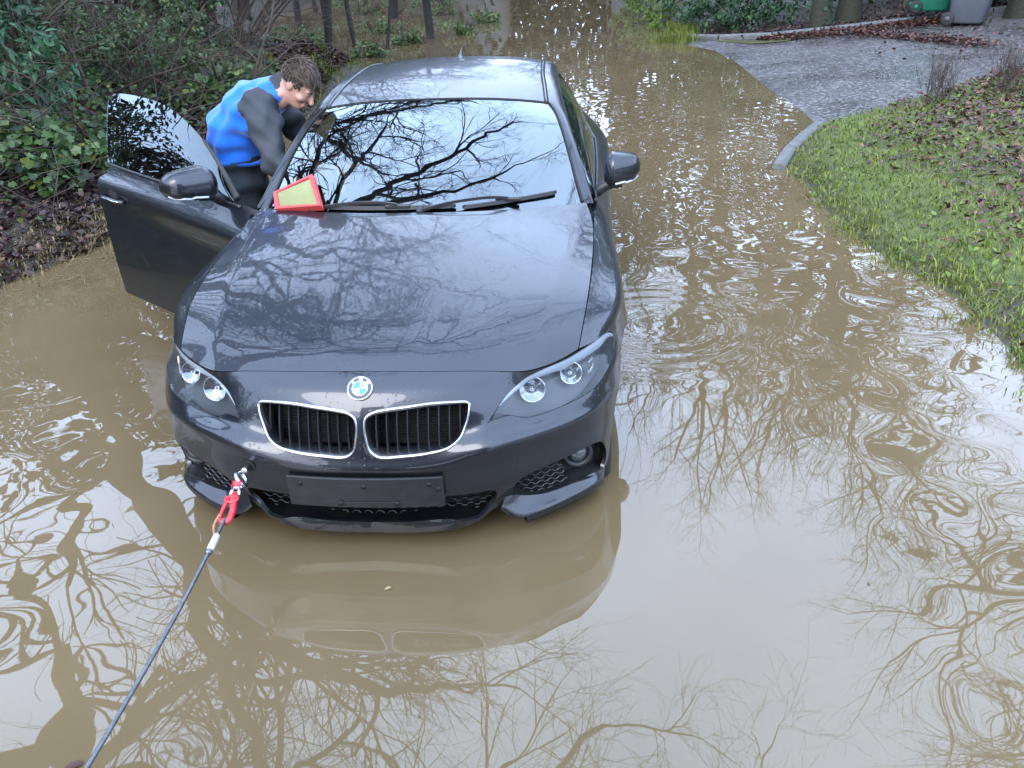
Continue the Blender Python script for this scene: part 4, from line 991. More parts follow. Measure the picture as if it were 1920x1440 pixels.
ground.data.attributes.new('turf', 'FLOAT', 'POINT').data.foreach_set('value', _t.astype(np.float32))

# ---------------------------------------------------------------- flood water: real small waves, calm in front of the bumper
def band_noise(nx, ny, dx, lam, spread, rng, aniso=1.0, ang=0.):
    kx = np.fft.fftfreq(nx, dx)[:, None]; ky = np.fft.fftfreq(ny, dx)[None, :]
    ca, sa = math.cos(ang), math.sin(ang); a = kx * ca + ky * sa; b = -kx * sa + ky * ca
    k = np.sqrt(a * a + (b * aniso) ** 2) + 1e-9
    amp = np.exp(-.5 * ((np.log(k) - math.log(1 / lam)) / spread) ** 2)
    f = np.fft.fft2(rng.standard_normal((nx, ny))) * amp; z = np.real(np.fft.ifft2(f)); return z / z.std()
def water_mat():
    m = bpy.data.materials.new('muddy_water'); m.use_nodes = True; n = m.node_tree.nodes; l = m.node_tree.links; b = n['Principled BSDF']
    b.inputs['Roughness'].default_value = .012; b.inputs['IOR'].default_value = 1.40; b.inputs['Specular IOR Level'].default_value = .85
    tc = n.new('ShaderNodeTexCoord'); t = n.new('ShaderNodeTexNoise'); t.inputs['Scale'].default_value = .55; t.inputs['Detail'].default_value = 5; t.inputs['Distortion'].default_value = 1.2; l.new(tc.outputs['Object'], t.inputs['Vector'])
    c = n.new('ShaderNodeValToRGB'); e = c.color_ramp.elements; e[0].position = .30; e[0].color = (.094, .067, .033, 1); e[1].position = .72; e[1].color = (.124, .090, .048, 1)
    l.new(t.outputs['Fac'], c.inputs['Fac']); l.new(c.outputs['Color'], b.inputs['Base Color'])
    return m
dxw = .030; wx = np.arange(-4.2, 4.8, dxw); wy = np.arange(-2.2, 17, dxw); WX, WY = np.meshgrid(wx, wy, indexing='ij'); nx, ny = WX.shape
def bump2(cx, cy, rx, ry, p=2): return np.exp(-(np.abs((WX - cx) / rx) ** p + np.abs((WY - cy) / ry) ** p))
sw = band_noise(nx, ny, dxw, .42, .34, RNG) * .0040 + band_noise(nx, ny, dxw, .18, .25, RNG) * .0005
A = .045 + 0.30 * bump2(1.95, 2.5, .85, 1.5, 4) + .30 * bump2(-1.75, .5, .75, 1.1, 4) + .18 * bump2(2.3, .1, .75, 1.0, 4) + .10 * bump2(-.9, -.8, .9, .5, 4)
A *= 1 - .95 * bump2(.25, -.25, .95, .55, 4)
A *= 1 - .80 * bump2(1.42, .35, .33, .9, 4)
far = np.clip((WY - 3.6) / 2.4, 0, 1); A = A * (1 - far) + .025 * far
rip = band_noise(nx, ny, dxw, .30, .14, RNG, aniso=.22, ang=R(97)) * .0008
B = bump2(1.9, 6.3, 1.2, 3.0, 4) * .85 + .35 * bump2(-1.9, 1.6, .6, .9, 4) + .10 * bump2(0, 12, 3, 5, 4)
rr_ = np.hypot(WX - 1.12, WY - 1.95); ring = np.sin(rr_ * 2 * math.pi / .11) * np.exp(-((rr_ - .38) / .22) ** 2) * .0010
edge = np.clip(np.minimum.reduce([WX + 4.2, 4.77 - WX, WY + 2.2, 16.95 - WY]) / .6, 0, 1)
WZ = (sw * A + rip * B + ring) * edge
ii, jj = np.meshgrid(np.arange(nx - 1), np.arange(ny - 1), indexing='ij'); q = (ii * ny + jj).ravel()
V = np.c_[WX.ravel(), WY.ravel(), WZ.ravel()]; F = np.c_[q, q + ny, q + ny + 1, q + 1]
x0, x1, y0, y1 = wx[0], wx[-1], wy[0], wy[-1]; b = len(V)
o_ = 150.
ring_v = np.array([(-o_, -o_, 0), (x0, -o_, 0), (x1, -o_, 0), (o_, -o_, 0), (-o_, y0, 0), (x0, y0, 0), (x1, y0, 0), (o_, y0, 0), (-o_, y1, 0), (x0, y1, 0), (x1, y1, 0), (o_, y1, 0), (-o_, o_, 0), (x0, o_, 0), (x1, o_, 0), (o_, o_, 0)])
rf = [(i * 4 + j, i * 4 + j + 1, i * 4 + j + 5, i * 4 + j + 4) for i in range(3) for j in range(3) if not (i == 1 and j == 1)]
WATER = bigmesh('flood_water', np.vstack([V, ring_v]), np.vstack([F, np.array(rf) + b]), water_mat(), smooth=True, kind='structure')

# ---------------------------------------------------------------- driveway and kerbs
def asphalt_mat():
    m = bpy.data.materials.new('wet_tarmac'); m.use_nodes = True; n = m.node_tree.nodes; l = m.node_tree.links; b = n['Principled BSDF']
    tc = n.new('ShaderNodeTexCoord'); v = n.new('ShaderNodeTexVoronoi'); v.inputs['Scale'].default_value = 42; l.new(tc.outputs['Object'], v.inputs['Vector'])
    s = n.new('ShaderNodeSeparateColor'); l.new(v.outputs['Color'], s.inputs[0])
    c = n.new('ShaderNodeValToRGB'); e = c.color_ramp.elements; e[0].color = (.024, .021, .020, 1); e[1].color = (.21, .20, .19, 1); x = e.new(.70); x.color = (.068, .060, .057, 1)
    l.new(s.outputs[0], c.inputs['Fac'])
    t = n.new('ShaderNodeTexNoise'); t.inputs['Scale'].default_value = .9; t.inputs['Detail'].default_value = 4; l.new(tc.outputs['Object'], t.inputs['Vector'])
    mm = n.new('ShaderNodeMix'); mm.data_type = 'RGBA'; mm.blend_type = 'MULTIPLY'; mm.inputs['Factor'].default_value = .6; l.new(c.outputs['Color'], mm.inputs['A']); l.new(t.outputs['Color'], mm.inputs['B']); l.new(c.outputs['Color'], b.inputs['Base Color'])
    r = n.new('ShaderNodeMapRange'); r.inputs['From Min'].default_value = .38; r.inputs['From Max'].default_value = .60; r.inputs['To Min'].default_value = .18; r.inputs['To Max'].default_value = .62; l.new(t.outputs['Fac'], r.inputs['Value']); l.new(r.outputs[0], b.inputs['Roughness'])
    bp = n.new('ShaderNodeBump'); bp.inputs['Strength'].default_value = .55; bp.inputs['Distance'].default_value = .008; l.new(v.outputs['Distance'], bp.inputs['Height']); l.new(bp.outputs[0], b.inputs['Normal'])
    return m
dx_, dy_ = np.arange(2.3, 13, .12), np.arange(6.7, 16, .12)
idx = {}; V = []; F = []
def dv(i, j):
    if (i, j) not in idx:
        x, y = dx_[i], dy_[j]
        y = min(max(y, float(np.interp(x, GRASS_EDGE[:, 0], GRASS_EDGE[:, 1])) - .10), float(np.interp(x, FAR_KERB[:, 0], FAR_KERB[:, 1])) + .05)
        r = x - float(shore_r(y)); idx[(i, j)] = len(V); V.append((x, y, (.055 * r if r > 0 else .22 * r) + .006))
    return idx[(i, j)]
for i in range(len(dx_) - 1):
    for j in range(len(dy_) - 1):
        cx_, cy_ = dx_[i] + .06, dy_[j] + .06
        a = np.interp(cx_, GRASS_EDGE[:, 0], GRASS_EDGE[:, 1]) - .14; c_ = np.interp(cx_, FAR_KERB[:, 0], FAR_KERB[:, 1]) + .08
        if a < cy_ < c_: F.append((dv(i, j), dv(i + 1, j), dv(i + 1, j + 1), dv(i, j + 1)))
obj('driveway', V, F, asphalt_mat(), kind='structure')
CONC = mat('kerb_concrete', (.115, .115, .115), .65, noise=(14, .8, (.06, .06, .055)), bump=(60, .35, .006))
def kerb(name, path, stone=.60, w=.10, h=.11, up=.07, zf=None):
    root = empty(name, (0, 0, 0)); root['kind'] = 'structure'
    P = np.asarray(path, float); s = arclen(P); n = max(1, int(round(s[-1] / stone)))
    for k in range(n):
        a = np.array([np.interp(s[-1] * (k + .01) / n, s, P[:, d]) for d in (0, 1)]); b = np.array([np.interp(s[-1] * (k + .99) / n, s, P[:, d]) for d in (0, 1)])
        t = (b - a) / np.linalg.norm(b - a); nn = np.array([-t[1], t[0]])
        V = []
        for p in (a, b):
            z = zf(*p)
            for dn, dz in ((-w / 2, up - h - .1), (-w / 2, up - .025), (-w / 2 + .025, up), (w / 2, up), (w / 2, up - h - .1)): V.append((*(p + nn * dn), z + dz))
        o = obj('kerb_stone', V, [(i, (i + 1) % 5, 5 + (i + 1) % 5, 5 + i) for i in range(5)] + [(4, 3, 2, 1, 0), (5, 6, 7, 8, 9)], CONC, root, smooth=False); add_bevel(o, .008, 2)
        o.rotation_euler = (0, 0, 0)
    return root
kerb('lawn_kerb', [(2.36, 5.15), (2.52, 5.62), (2.80, 6.25), (3.10, 6.86)], .66, up=.055, zf=lambda x, y: 0.0)
kerb('drive_kerb', FAR_KERB[:6] + np.array([0, .12]), .90, up=.09, zf=lambda x, y: max(0.0, .055 * (x - float(shore_r(y)))))
# ---------------------------------------------------------------- leaves, twigs, trees
def leaf_template(kind):
    if kind == 'long':      # laurel, rhododendron: folded along the midrib
        V = [(0, 0, 0), (-.13, .25, .05), (.13, .25, .05), (0, .30, -.01), (-.15, .58, .03), (.15, .58, .03), (0, .62, -.03), (0, 1, -.12)]
        F = [(0, 3, 1), (0, 2, 3), (1, 3, 4), (3, 2, 5), (3, 6, 4), (3, 5, 6), (4, 6, 7), (6, 5, 7)]
    elif kind == 'ivy':
        V = [(0, 0, 0), (-.38, .12, .04), (-.30, .45, .02), (-.52, .55, .0), (0, 1, -.06), (.52, .55, .0), (.30, .45, .02), (.38, .12, .04), (0, .45, -.03)]
        F = [(0, 8, 1), (1, 8, 2), (2, 8, 3), (3, 8, 4), (4, 8, 5), (5, 8, 6), (6, 8, 7), (7, 8, 0)]
    elif kind == 'oval':
        V = [(0, 0, 0), (-.24, .35, .06), (0, .38, -.02), (.24, .35, .06), (-.20, .72, .03), (.20, .72, .03), (0, 1, -.08)]
        F = [(0, 2, 1), (0, 3, 2), (1, 2, 4), (2, 3, 5), (2, 6, 4), (2, 5, 6)]
    else:                   # dry, curled
        V = [(0, 0, .05), (-.28, .25, .18), (0, .35, 0), (.26, .22, .14), (-.30, .65, .10), (.30, .60, .20), (0, 1, .16)]
        F = [(0, 2, 1), (0, 3, 2), (1, 2, 4), (2, 3, 5), (2, 6, 4), (2, 5, 6)]
    return np.array(V, float), np.array(F, int)
def frames(D, Nrm):
    Y = D / (np.linalg.norm(D, axis=1)[:, None] + 1e-9); X = np.cross(Y, Nrm); X /= np.linalg.norm(X, axis=1)[:, None] + 1e-9; Z = np.cross(X, Y)
    return np.stack([X, Y, Z], axis=2)
def leaves(P, D, Nrm, size, kind):
    """merge one leaf per point: D grows along, Nrm is its face"""
    T, F = leaf_template(kind); M = frames(D, Nrm); n = len(P)
    V = np.einsum('nij,kj->nki', M, T) * size[:, None, None] + P[:, None, :]
    FF = F[None] + (np.arange(n) * len(T))[:, None, None]
    return V.reshape(-1, 3), FF.reshape(-1, 3)
def rand_dir(n, rng): v = rng.standard_normal((n, 3)); return v / np.linalg.norm(v, axis=1)[:, None]

IVY = leaf_mat('ivy_leaf', (.011, .027, .009), (.060, .105, .028), .28, .12, c3=(.16, .16, .03))
LAUREL = leaf_mat('laurel_leaf', (.010, .034, .014), (.042, .110, .046), .25, .12)
HOLLY = leaf_mat('holly_leaf', (.006, .026, .010), (.026, .080, .028), .25, .10)
HEDGE = leaf_mat('hedge_leaf', (.008, .028, .012), (.030, .075, .028), .35, .12, c3=(.06, .10, .03))
DEAD = leaf_mat('fallen_leaf', (.014, .007, .007), (.062, .032, .028), .28, .08, c3=(.13, .07, .04))
DEADRED = leaf_mat('fallen_red_leaf', (.020, .009, .008), (.095, .040, .028), .28, .08, c3=(.18, .09, .05))
GRASSM = leaf_mat('grass_blade', (.055, .085, .008), (.165, .195, .024), .38, .30, c3=(.30, .28, .08))
WEED = leaf_mat('weed_leaf', (.050, .088, .012), (.145, .195, .032), .40, .25)
STRAW = leaf_mat('straw', (.12, .09, .04), (.30, .24, .12), .6, .2)
BARK = mat('bark', (.026, .021, .017), .85, noise=(9, .9, (.013, .012, .010)), bump=(22, .9, .02))
BARKG = mat('mossy_bark', (.022, .020, .013), .85, noise=(5, .9, (.018, .024, .009)), bump=(22, .9, .02))
TWIG = mat('twig_bark', (.060, .040, .026), .75, noise=(12, .8, (.032, .024, .017)))
TWIGD = mat('dark_twig', (.020, .016, .013), .8, noise=(12, .8, (.011, .010, .009)))

class Wood:
    """collects branch tubes, builds them all at once"""
    def __init__(self): self.G = {}; self.tips = []
    def add(self, P, r, k): self.G.setdefault((len(P), k), []).append((P, r))
    def arrays(self):
        VV, FF, o = [], [], 0
        for (m, k), L in self.G.items():
            P = np.array([p for p, _ in L], float); r = np.array([q for _, q in L], float); n = len(P)
            T = np.gradient(P, axis=1); T /= np.linalg.norm(T, axis=2, keepdims=True) + 1e-9
            X = np.cross(T, np.array([.31, .17, .93])); X /= np.linalg.norm(X, axis=2, keepdims=True) + 1e-9; Y = np.cross(T, X)
            w = np.arange(k) * 2 * math.pi / k
            V = P[:, :, None] + r[:, :, None, None] * (np.cos(w)[None, None, :, None] * X[:, :, None] + np.sin(w)[None, None, :, None] * Y[:, :, None])
            i, j = np.meshgrid(np.arange(m - 1), np.arange(k), indexing='ij'); i = i.ravel(); j = j.ravel(); j2 = (j + 1) % k
            f = np.c_[i * k + j, i * k + j2, (i + 1) * k + j2, (i + 1) * k + j]
            FF.append((f[None] + (np.arange(n) * m * k)[:, None, None]).reshape(-1, 4) + o); VV.append(V.reshape(-1, 3)); o += n * m * k
        return np.vstack(VV), np.vstack(FF)
    def build(self, name, m, parent=None, **k):
        if not self.G: return None
        return bigmesh(name, *self.arrays(), m, parent, smooth=True, **k)
def limb(rng, p, d, L, r0, r1, seg, wob, up=.0):
    x, y, z = p; a, b, c = d; st = L / seg; P = [(x, y, z)]; g = random.gauss
    for _ in range(seg):
        a += g(0, wob); b += g(0, wob); c += g(0, wob) + up; q = st / math.sqrt(a * a + b * b + c * c); x += a * q; y += b * q; z += c * q; P.append((x, y, z)); a *= q / st; b *= q / st; c *= q / st
    return P, [r0 + (r1 - r0) * i / seg for i in range(seg + 1)], (a, b, c)
def turn(ax, ang):
    """a direction at ang from ax, random about it"""
    a, b, c = ax; g = random.gauss; x, y, z = g(0, 1), g(0, 1), g(0, 1); d = x * a + y * b + z * c; x -= a * d; y -= b * d; z -= c * d; q = math.sin(ang) / (math.sqrt(x * x + y * y + z * z) + 1e-9); e = math.cos(ang)
    return (a * e + x * q, b * e + y * q, c * e + z * q)
def branch(W, p, d, L, r, lv, maxlv, opt):
    seg = opt['seg'][min(lv, len(opt['seg']) - 1)]
    P, rad, dl = limb(None, p, d, L, r, r * opt['taper'], seg, opt['wob'] * (1 if lv else .5), opt['up'])
    W[0 if lv <= opt['main'] else 1].add(P, rad, opt['sides'][min(lv, len(opt['sides']) - 1)])
    if lv >= maxlv: W[1].tips.append((P[-1], dl)); return
    n = opt['kids'][min(lv, len(opt['kids']) - 1)]; u = random.uniform
    for k in range(n):
        t = opt['t0'] + (1 - opt['t0']) * (k + random.random()) / n if k < n - 1 else 1.
        x = t * seg; i = min(int(x), seg - 1); f = x - i; A, B = P[i], P[i + 1]
        q = (A[0] + (B[0] - A[0]) * f, A[1] + (B[1] - A[1]) * f, A[2] + (B[2] - A[2]) * f)
        ax = (B[0] - A[0], B[1] - A[1], B[2] - A[2]); m = math.sqrt(ax[0] ** 2 + ax[1] ** 2 + ax[2] ** 2); ax = (ax[0] / m, ax[1] / m, ax[2] / m)
        branch(W, q, turn(ax, R(u(*opt['ang'])) * (.55 if t == 1. else 1)), L * u(*opt['len']), max((r + (r * opt['taper'] - r) * t) * u(.55, .80), opt['rmin']), lv + 1, maxlv, opt)
OAK = dict(seg=[9, 8, 7, 5, 4, 3, 2], taper=.62, wob=.17, up=.015, main=2, sides=[12, 9, 7, 5, 4, 3, 3], kids=[5, 5, 4, 4, 3, 3], t0=.35, ang=(22, 62), len=(.50, .80), rmin=.0032)
FINE = dict(seg=[9, 7, 5, 4, 3, 2], taper=.45, wob=.10, up=.03, main=1, sides=[10, 7, 5, 4, 3, 3], kids=[11, 7, 6, 5, 4], t0=.22, ang=(25, 65), len=(.36, .62), rmin=.003)
def bare_tree(name, base, lean, Ht, r, seed, maxlv, opt, label, limbs=None, m=BARK, tm=TWIGD, group=None):
    random.seed(seed); rng = np.random.default_rng(seed); root = empty(name, base, label=label, cat='tree', group=group); W = [Wood(), Wood()]
    if limbs is None:
        branch(W, (0, 0, -.2), lean, Ht, r, 0, maxlv, opt)
    else:
        for path, r0, r1, kids, klen in limbs:
            P = resample(np.array(path, float) - np.array(base), 22)
            P[2:] += rng.standard_normal((20, 3)) * (.05 if r0 < .2 else .014); rad = np.linspace(r0, r1, 22); W[0].add(P, rad, 12)
            for k in range(kids):
                t = min(.30 + .70 * (k + .5 * rng.random()) / max(kids - 1, 1), 1); x = t * 21; i = min(int(x), 20); q = P[i] * (1 - (x - i)) + P[i + 1] * (x - i)
                ax = P[i + 1] - P[i]; ax /= np.linalg.norm(ax)
                branch(W, tuple(q), turn(tuple(ax), R(rng.uniform(20, 60)) if t < 1 else R(10)), klen * rng.uniform(.7, 1.2), rad[i] * rng.uniform(.45, .70), 2, maxlv, opt)
    W[0].build('trunk', m, root); W[1].build('crown', tm, root)
    return root
def copy_thing(src, loc, rz=0., sc=1., label=None, group=None):
    """copy a thing with its parts and sub-parts (mesh data shared)"""
    r = src.copy(); COL.objects.link(r); r.location = loc; r.rotation_euler = (src.rotation_euler[0], src.rotation_euler[1], rz); r.scale = (sc, sc, sc)
    if label: r['label'] = label
    if group: r['group'] = group
    for ch in list(src.children):
        c = ch.copy(); COL.objects.link(c); c.parent = r
        for g2 in ch.children:
            d = g2.copy(); COL.objects.link(d); d.parent = c
    return r

# two old oaks on the left bank reach over the road; they show in the windscreen, the bonnet and the water
bare_tree('oak_tree', (-5.3, .5, .8), None, 0, 0, 3, 6, OAK, 'old bare oak beside the truck, its limbs arching over the flooded road', limbs=[
    ([(-5.3, .5, .3), (-4.8, .9, 2.2), (-3.8, 1.6, 4.3), (-2.7, 2.5, 5.8)], .30, .19, 2, 2.0),
    ([(-2.7, 2.5, 5.8), (-1.9, 3.3, 7.2), (-1.2, 4.6, 8.2), (-.2, 6.0, 8.9), (1.0, 7.4, 9.3)], .12, .04, 5, 1.6),
    ([(-2.7, 2.5, 5.8), (-1.6, 2.7, 7.0), (-.2, 3.3, 7.9), (1.3, 4.2, 8.4), (2.6, 5.4, 8.6)], .10, .03, 4, 1.4),
    ([(-3.1, 2.2, 5.0), (-3.2, 3.6, 6.6), (-2.9, 5.2, 7.8), (-2.7, 7.0, 8.8)], .12, .04, 5, 1.7)], m=BARKG)
bare_tree('oak_tree', (-5.6, 6.6, .9), None, 0, 0, 5, 6, OAK, 'second bare oak behind the shrubs on the left bank', limbs=[
    ([(-5.6, 6.6, .4), (-5.5, 6.8, 2.4), (-5.1, 7.0, 4.6), (-4.7, 7.4, 6.6)], .30, .20, 2, 2.2),
    ([(-4.7, 7.4, 6.6), (-4.0, 7.9, 8.4), (-3.0, 8.8, 10.0), (-1.8, 10, 11.2)], .16, .06, 7, 2.2),
    ([(-4.9, 7.2, 5.4), (-4.4, 6.4, 7.2), (-3.6, 5.6, 9.0), (-2.8, 5.0, 10.4)], .15, .05, 6, 2.1),
    ([(-4.7, 7.4, 6.6), (-5.0, 8.6, 8.6), (-5.6, 9.6, 10.6)], .14, .06, 6, 2.2)], m=BARKG)
protos = {}
G_ = 'bare trees along the lane'
for k, (x, y, h, r, op, lab) in enumerate(((-6.2, 12.5, 6.0, .20, 'oak', 'bare tree on the left bank beyond the holly'), (-7.5, 20, 7.0, .22, 'oak', 'bare tree in the flooded wood on the far left'), (-3.8, 27, 7.0, .22, 'oak', 'bare tree by the bend at the far end of the flood'),
        (3.6, 19.5, 8.0, .20, 'fine', 'tall bare tree behind the dark hedge'), (6.2, 17.6, 8.5, .22, 'fine', 'tall bare tree behind the bins'), (9.5, 16.8, 5.0, .16, 'fine', 'bare tree at the top of the driveway'), (7.6, 5.6, 6.0, .16, 'fine', 'bare tree standing on the lawn out to the right'), (2.2, 31, 8.0, .22, 'fine', 'bare tree at the far right of the flooded lane'), (-9, 30, 8, .2, 'fine', 'bare tree deep in the flooded wood'))):
    loc = (x, y, max(float(H(x, y)), -.1))
    if op not in protos: protos[op] = (bare_tree('bare_tree', loc, (.03, .03, 1), h, r, 20 + k, 5, OAK if op == 'oak' else FINE, lab, group=G_), h)
    else: copy_thing(protos[op][0], loc, k * 1.7, h / protos[op][1], lab, G_)
# ---------------------------------------------------------------- lawn on the right: blades, weeds, fallen leaves
def ground_points(n, x0, x1, y0, y1, rng, keep):
    x = rng.uniform(x0, x1, n); y = rng.uniform(y0, y1, n); k = keep(x, y); x, y = x[k], y[k]; return np.c_[x, y, H(x, y)]
rng = np.random.default_rng(4)
def lawn(x, y): return (x > shore_r(y) - .10 + .42 * (hash_noise(x, y, 3.3, 21) - .35) * (y < 5.2)) & ~on_drive(x, y + .03) & (y < np.interp(x, GRASS_EDGE[:, 0], GRASS_EDGE[:, 1]) + .02)
def patch(x, y): return hash_noise(x, y, 1.1, 9) * .6 + hash_noise(x, y, 3.1, 5) * .4
P = ground_points(170000, 2.3, 9, .2, 11, rng, lambda x, y: lawn(x, y) & (rng.random(len(x)) < np.clip(1.5 - .13 * y, .25, 1)))
leafy = np.clip((P[:, 0] - shore_r(P[:, 1])) * .9 + patch(P[:, 0], P[:, 1]) - .80, 0, 1)   # leaves lie thicker away from the water
P = P[rng.random(len(P)) > leafy * .75]
n = len(P); hgt = rng.uniform(.012, .042, n) * (1 + 1.0 * (rng.random(n) < .04)); lean = rand_dir(n, rng) * np.array([1, 1, 0]); lean = lean * rng.uniform(.7, 2.4, n)[:, None]
wd = rng.uniform(.0022, .0045, n); side = np.c_[-lean[:, 1], lean[:, 0], np.zeros(n)]; side /= np.linalg.norm(side, axis=1)[:, None] + 1e-9
V = np.stack([P - side * wd[:, None], P + side * wd[:, None], P + (lean * .35 + [0, 0, .75]) * hgt[:, None] + side * wd[:, None] * .8, P + (lean * .35 + [0, 0, .75]) * hgt[:, None] - side * wd[:, None] * .8, P + (lean * 1.1 + [0, 0, .95]) * hgt[:, None]], axis=1)
b = (np.arange(n) * 5)[:, None]; F = np.vstack([b + [0, 1, 2], b + [0, 2, 3], b + [3, 2, 4]])
bigmesh('grass', V.reshape(-1, 3), F, GRASSM, kind='stuff', label='short green grass covering the verge right of the water', cat='grass')
P = ground_points(9000, 2.4, 8, .4, 10, rng, lambda x, y: lawn(x, y) & (patch(x, y) > .42)); n = len(P)
D = rand_dir(n, rng); D[:, 2] = np.abs(D[:, 2]) * .7 + .15; Nn = np.tile([0, 0, 1.], (n, 1)) + rand_dir(n, rng) * .5
bigmesh('weeds', *leaves(P + [0, 0, .015], D, Nn, rng.uniform(.025, .06, n), 'oval'), WEED, kind='stuff', label='small leafy weeds growing among the verge grass', cat='weeds')
def litter(P, rng, smin, smax, lift=.012):
    n = len(P); D = rand_dir(n, rng); D[:, 2] *= .35; Nn = np.tile([0, 0, 1.], (n, 1)) + rand_dir(n, rng) * .55
    return leaves(P + np.c_[np.zeros(n), np.zeros(n), rng.uniform(.0, lift, n) + .006], D, Nn, rng.uniform(smin, smax, n), 'dry')
P = ground_points(62000, 2.5, 10, .3, 11.5, rng, lambda x, y: lawn(x, y) & (rng.random(len(x)) < np.clip((x - shore_r(y)) * .95 + patch(x, y) - .80, .02, 1)))
bigmesh('fallen_leaves', *litter(P, rng, .022, .062, .03), DEADRED, kind='stuff', label='brown fallen leaves lying over the verge on the right', cat='leaves')
# drift of leaves along the far kerb and a tongue of it across the drive
t = rng.random(2600); xk = 3.6 + 3.6 * t ** .9; yk = np.interp(xk, FAR_KERB[:, 0], FAR_KERB[:, 1]) - .02 - np.abs(rng.normal(0, .22, 2600)) * np.interp(xk, [3.6, 4.6, 6, 7.2], [.4, 1.2, 1.2, .6])
t2 = rng.random(1300); xk2 = 5.2 + 1.1 * t2 + rng.normal(0, .10, 1300); yk2 = 13.2 - 2.2 * t2 + rng.normal(0, .14 + .12 * t2, 1300)
x_ = np.r_[xk, xk2, rng.uniform(4.5, 9, 260)]; y_ = np.r_[yk, yk2, rng.uniform(9.5, 13.4, 260)]; ok = on_drive(x_, y_); x_, y_ = x_[ok], y_[ok]
P = np.c_[x_, y_, .055 * (x_ - shore_r(y_)) + .012]
bigmesh('leaf_drift', *litter(P, rng, .035, .08, .05), DEADRED, kind='stuff', label='reddish leaves drifted along the far kerb of the driveway', cat='leaves')
xb_ = rng.uniform(2.8, 9, 3000); yb_ = np.interp(xb_, FAR_KERB[:, 0], FAR_KERB[:, 1]) + .22 + np.abs(rng.normal(0, .8, 3000)); P = np.c_[xb_, yb_, H(xb_, yb_) + .006]
bigmesh('hedge_litter', *litter(P, rng, .035, .08, .05), DEAD, kind='stuff', label='dead leaves on the ground under the hedge behind the far kerb', cat='leaves')
# moss along the far kerb
def moss_strip(x0, x1, wdt):
    xs = np.linspace(x0, x1, 60); V = []
    for i, x in enumerate(xs):
        y = float(np.interp(x, FAR_KERB[:, 0], FAR_KERB[:, 1])) + .02; r = .055 * max(0, x - float(shore_r(y)))
        ww = wdt * math.sin(math.pi * i / 59) ** .5 * (.75 + .5 * float(hash_noise(x, 0, 5)))
        V += [(x, y, r + .016), (x, y - ww * .5, r + .022), (x, y - ww, r + .009)]
    return V, grid_faces(60, 3)
MOSS = mat('moss', (.075, .078, .010), .9, noise=(9, .95, (.03, .03, .014)), bump=(120, .8, .01))
obj('moss', *moss_strip(3.0, 4.9, .42), MOSS, kind='stuff', label='yellow green moss strip at the foot of the far kerb', cat='moss')
obj('moss', *moss_strip(5.9, 7.6, .34), MOSS, kind='stuff', label='patch of moss on the driveway beside the grey bin', cat='moss')
# two dead plants on the verge
def dead_plant(x, y, seed, lab):
    random.seed(seed); W = [Wood(), Wood()]; op = dict(seg=[5, 4, 3], taper=.5, wob=.08, up=.06, main=0, sides=[4, 3, 3], kids=[5, 3], t0=.3, ang=(15, 40), len=(.4, .7), rmin=.0012)
    root = empty('dead_plant', (x, y, float(H(x, y))), label=lab, cat='plant', group='dead plants on the verge')
    for k in range(26): branch(W, (random.gauss(0, .09), random.gauss(0, .07), 0), (random.gauss(0, .22), random.gauss(0, .22), 1), random.uniform(.18, .42), .0035, 0, 2, op)
    W[0].build('stem', TWIG, root); W[1].build('twigs', TWIG, root, kind='stuff')
dead_plant(4.25, 7.12, 1, 'tuft of dead brown stems at the lawn edge by the driveway'); dead_plant(4.98, 7.20, 2, 'second tuft of dead brown stems nearest the right edge of the picture')
# bright grass tufts where the verge meets the water
def tuft(x, y, n, h, seed, m, spread=.10):
    r = np.random.default_rng(seed); P = np.c_[r.normal(x, spread, n), r.normal(y, spread, n)]; P = np.c_[P, np.maximum(H(P[:, 0], P[:, 1]), -.02)]
    hg = r.uniform(.5, 1, n) * h; L = rand_dir(n, r) * [1, 1, 0] * r.uniform(.3, 1.1, n)[:, None]; w_ = r.uniform(.002, .004, n); s_ = np.c_[-L[:, 1], L[:, 0], np.zeros(n)]; s_ /= np.linalg.norm(s_, axis=1)[:, None] + 1e-9
    V = np.stack([P - s_ * w_[:, None], P + s_ * w_[:, None], P + (L * .3 + [0, 0, .7]) * hg[:, None] + s_ * w_[:, None], P + (L * .3 + [0, 0, .7]) * hg[:, None] - s_ * w_[:, None], P + (L * 1.0 + [0, 0, .8]) * hg[:, None]], axis=1)
    b = (np.arange(n) * 5)[:, None]; return V.reshape(-1, 3), np.vstack([b + [0, 1, 2], b + [0, 2, 3], b + [3, 2, 4]])
def tufts(name, spots, m, lab, cat):
    Vs, Fs, o = [], [], 0
    for i, (x, y, n, h, sp) in enumerate(spots):
        V, F = tuft(x, y, n, h, 50 + i, m, sp); Vs.append(V); Fs.append(F + o); o += len(V)
    bigmesh(name, np.vstack(Vs), np.vstack(Fs), m, kind='stuff', label=lab, cat=cat)
r = np.random.default_rng(8)
tufts('shore_grass', [(float(shore_r(y)) + r.normal(.02, .10), y, 26, r.uniform(.03, .075), .07) for y in np.r_[r.uniform(.6, 5.4, 60)]], GRASSM, 'longer grass leaning over the water at the verge edge', 'grass')
tufts('dry_grass', [(float(shore_l(y)) - abs(r.normal(.02, .13)), y, 42, r.uniform(.04, .10), .10) for y in np.r_[r.uniform(2.3, 4.0, 34), r.uniform(6.6, 8.2, 14)]], STRAW, 'straw coloured dead grass along the left water edge', 'grass')
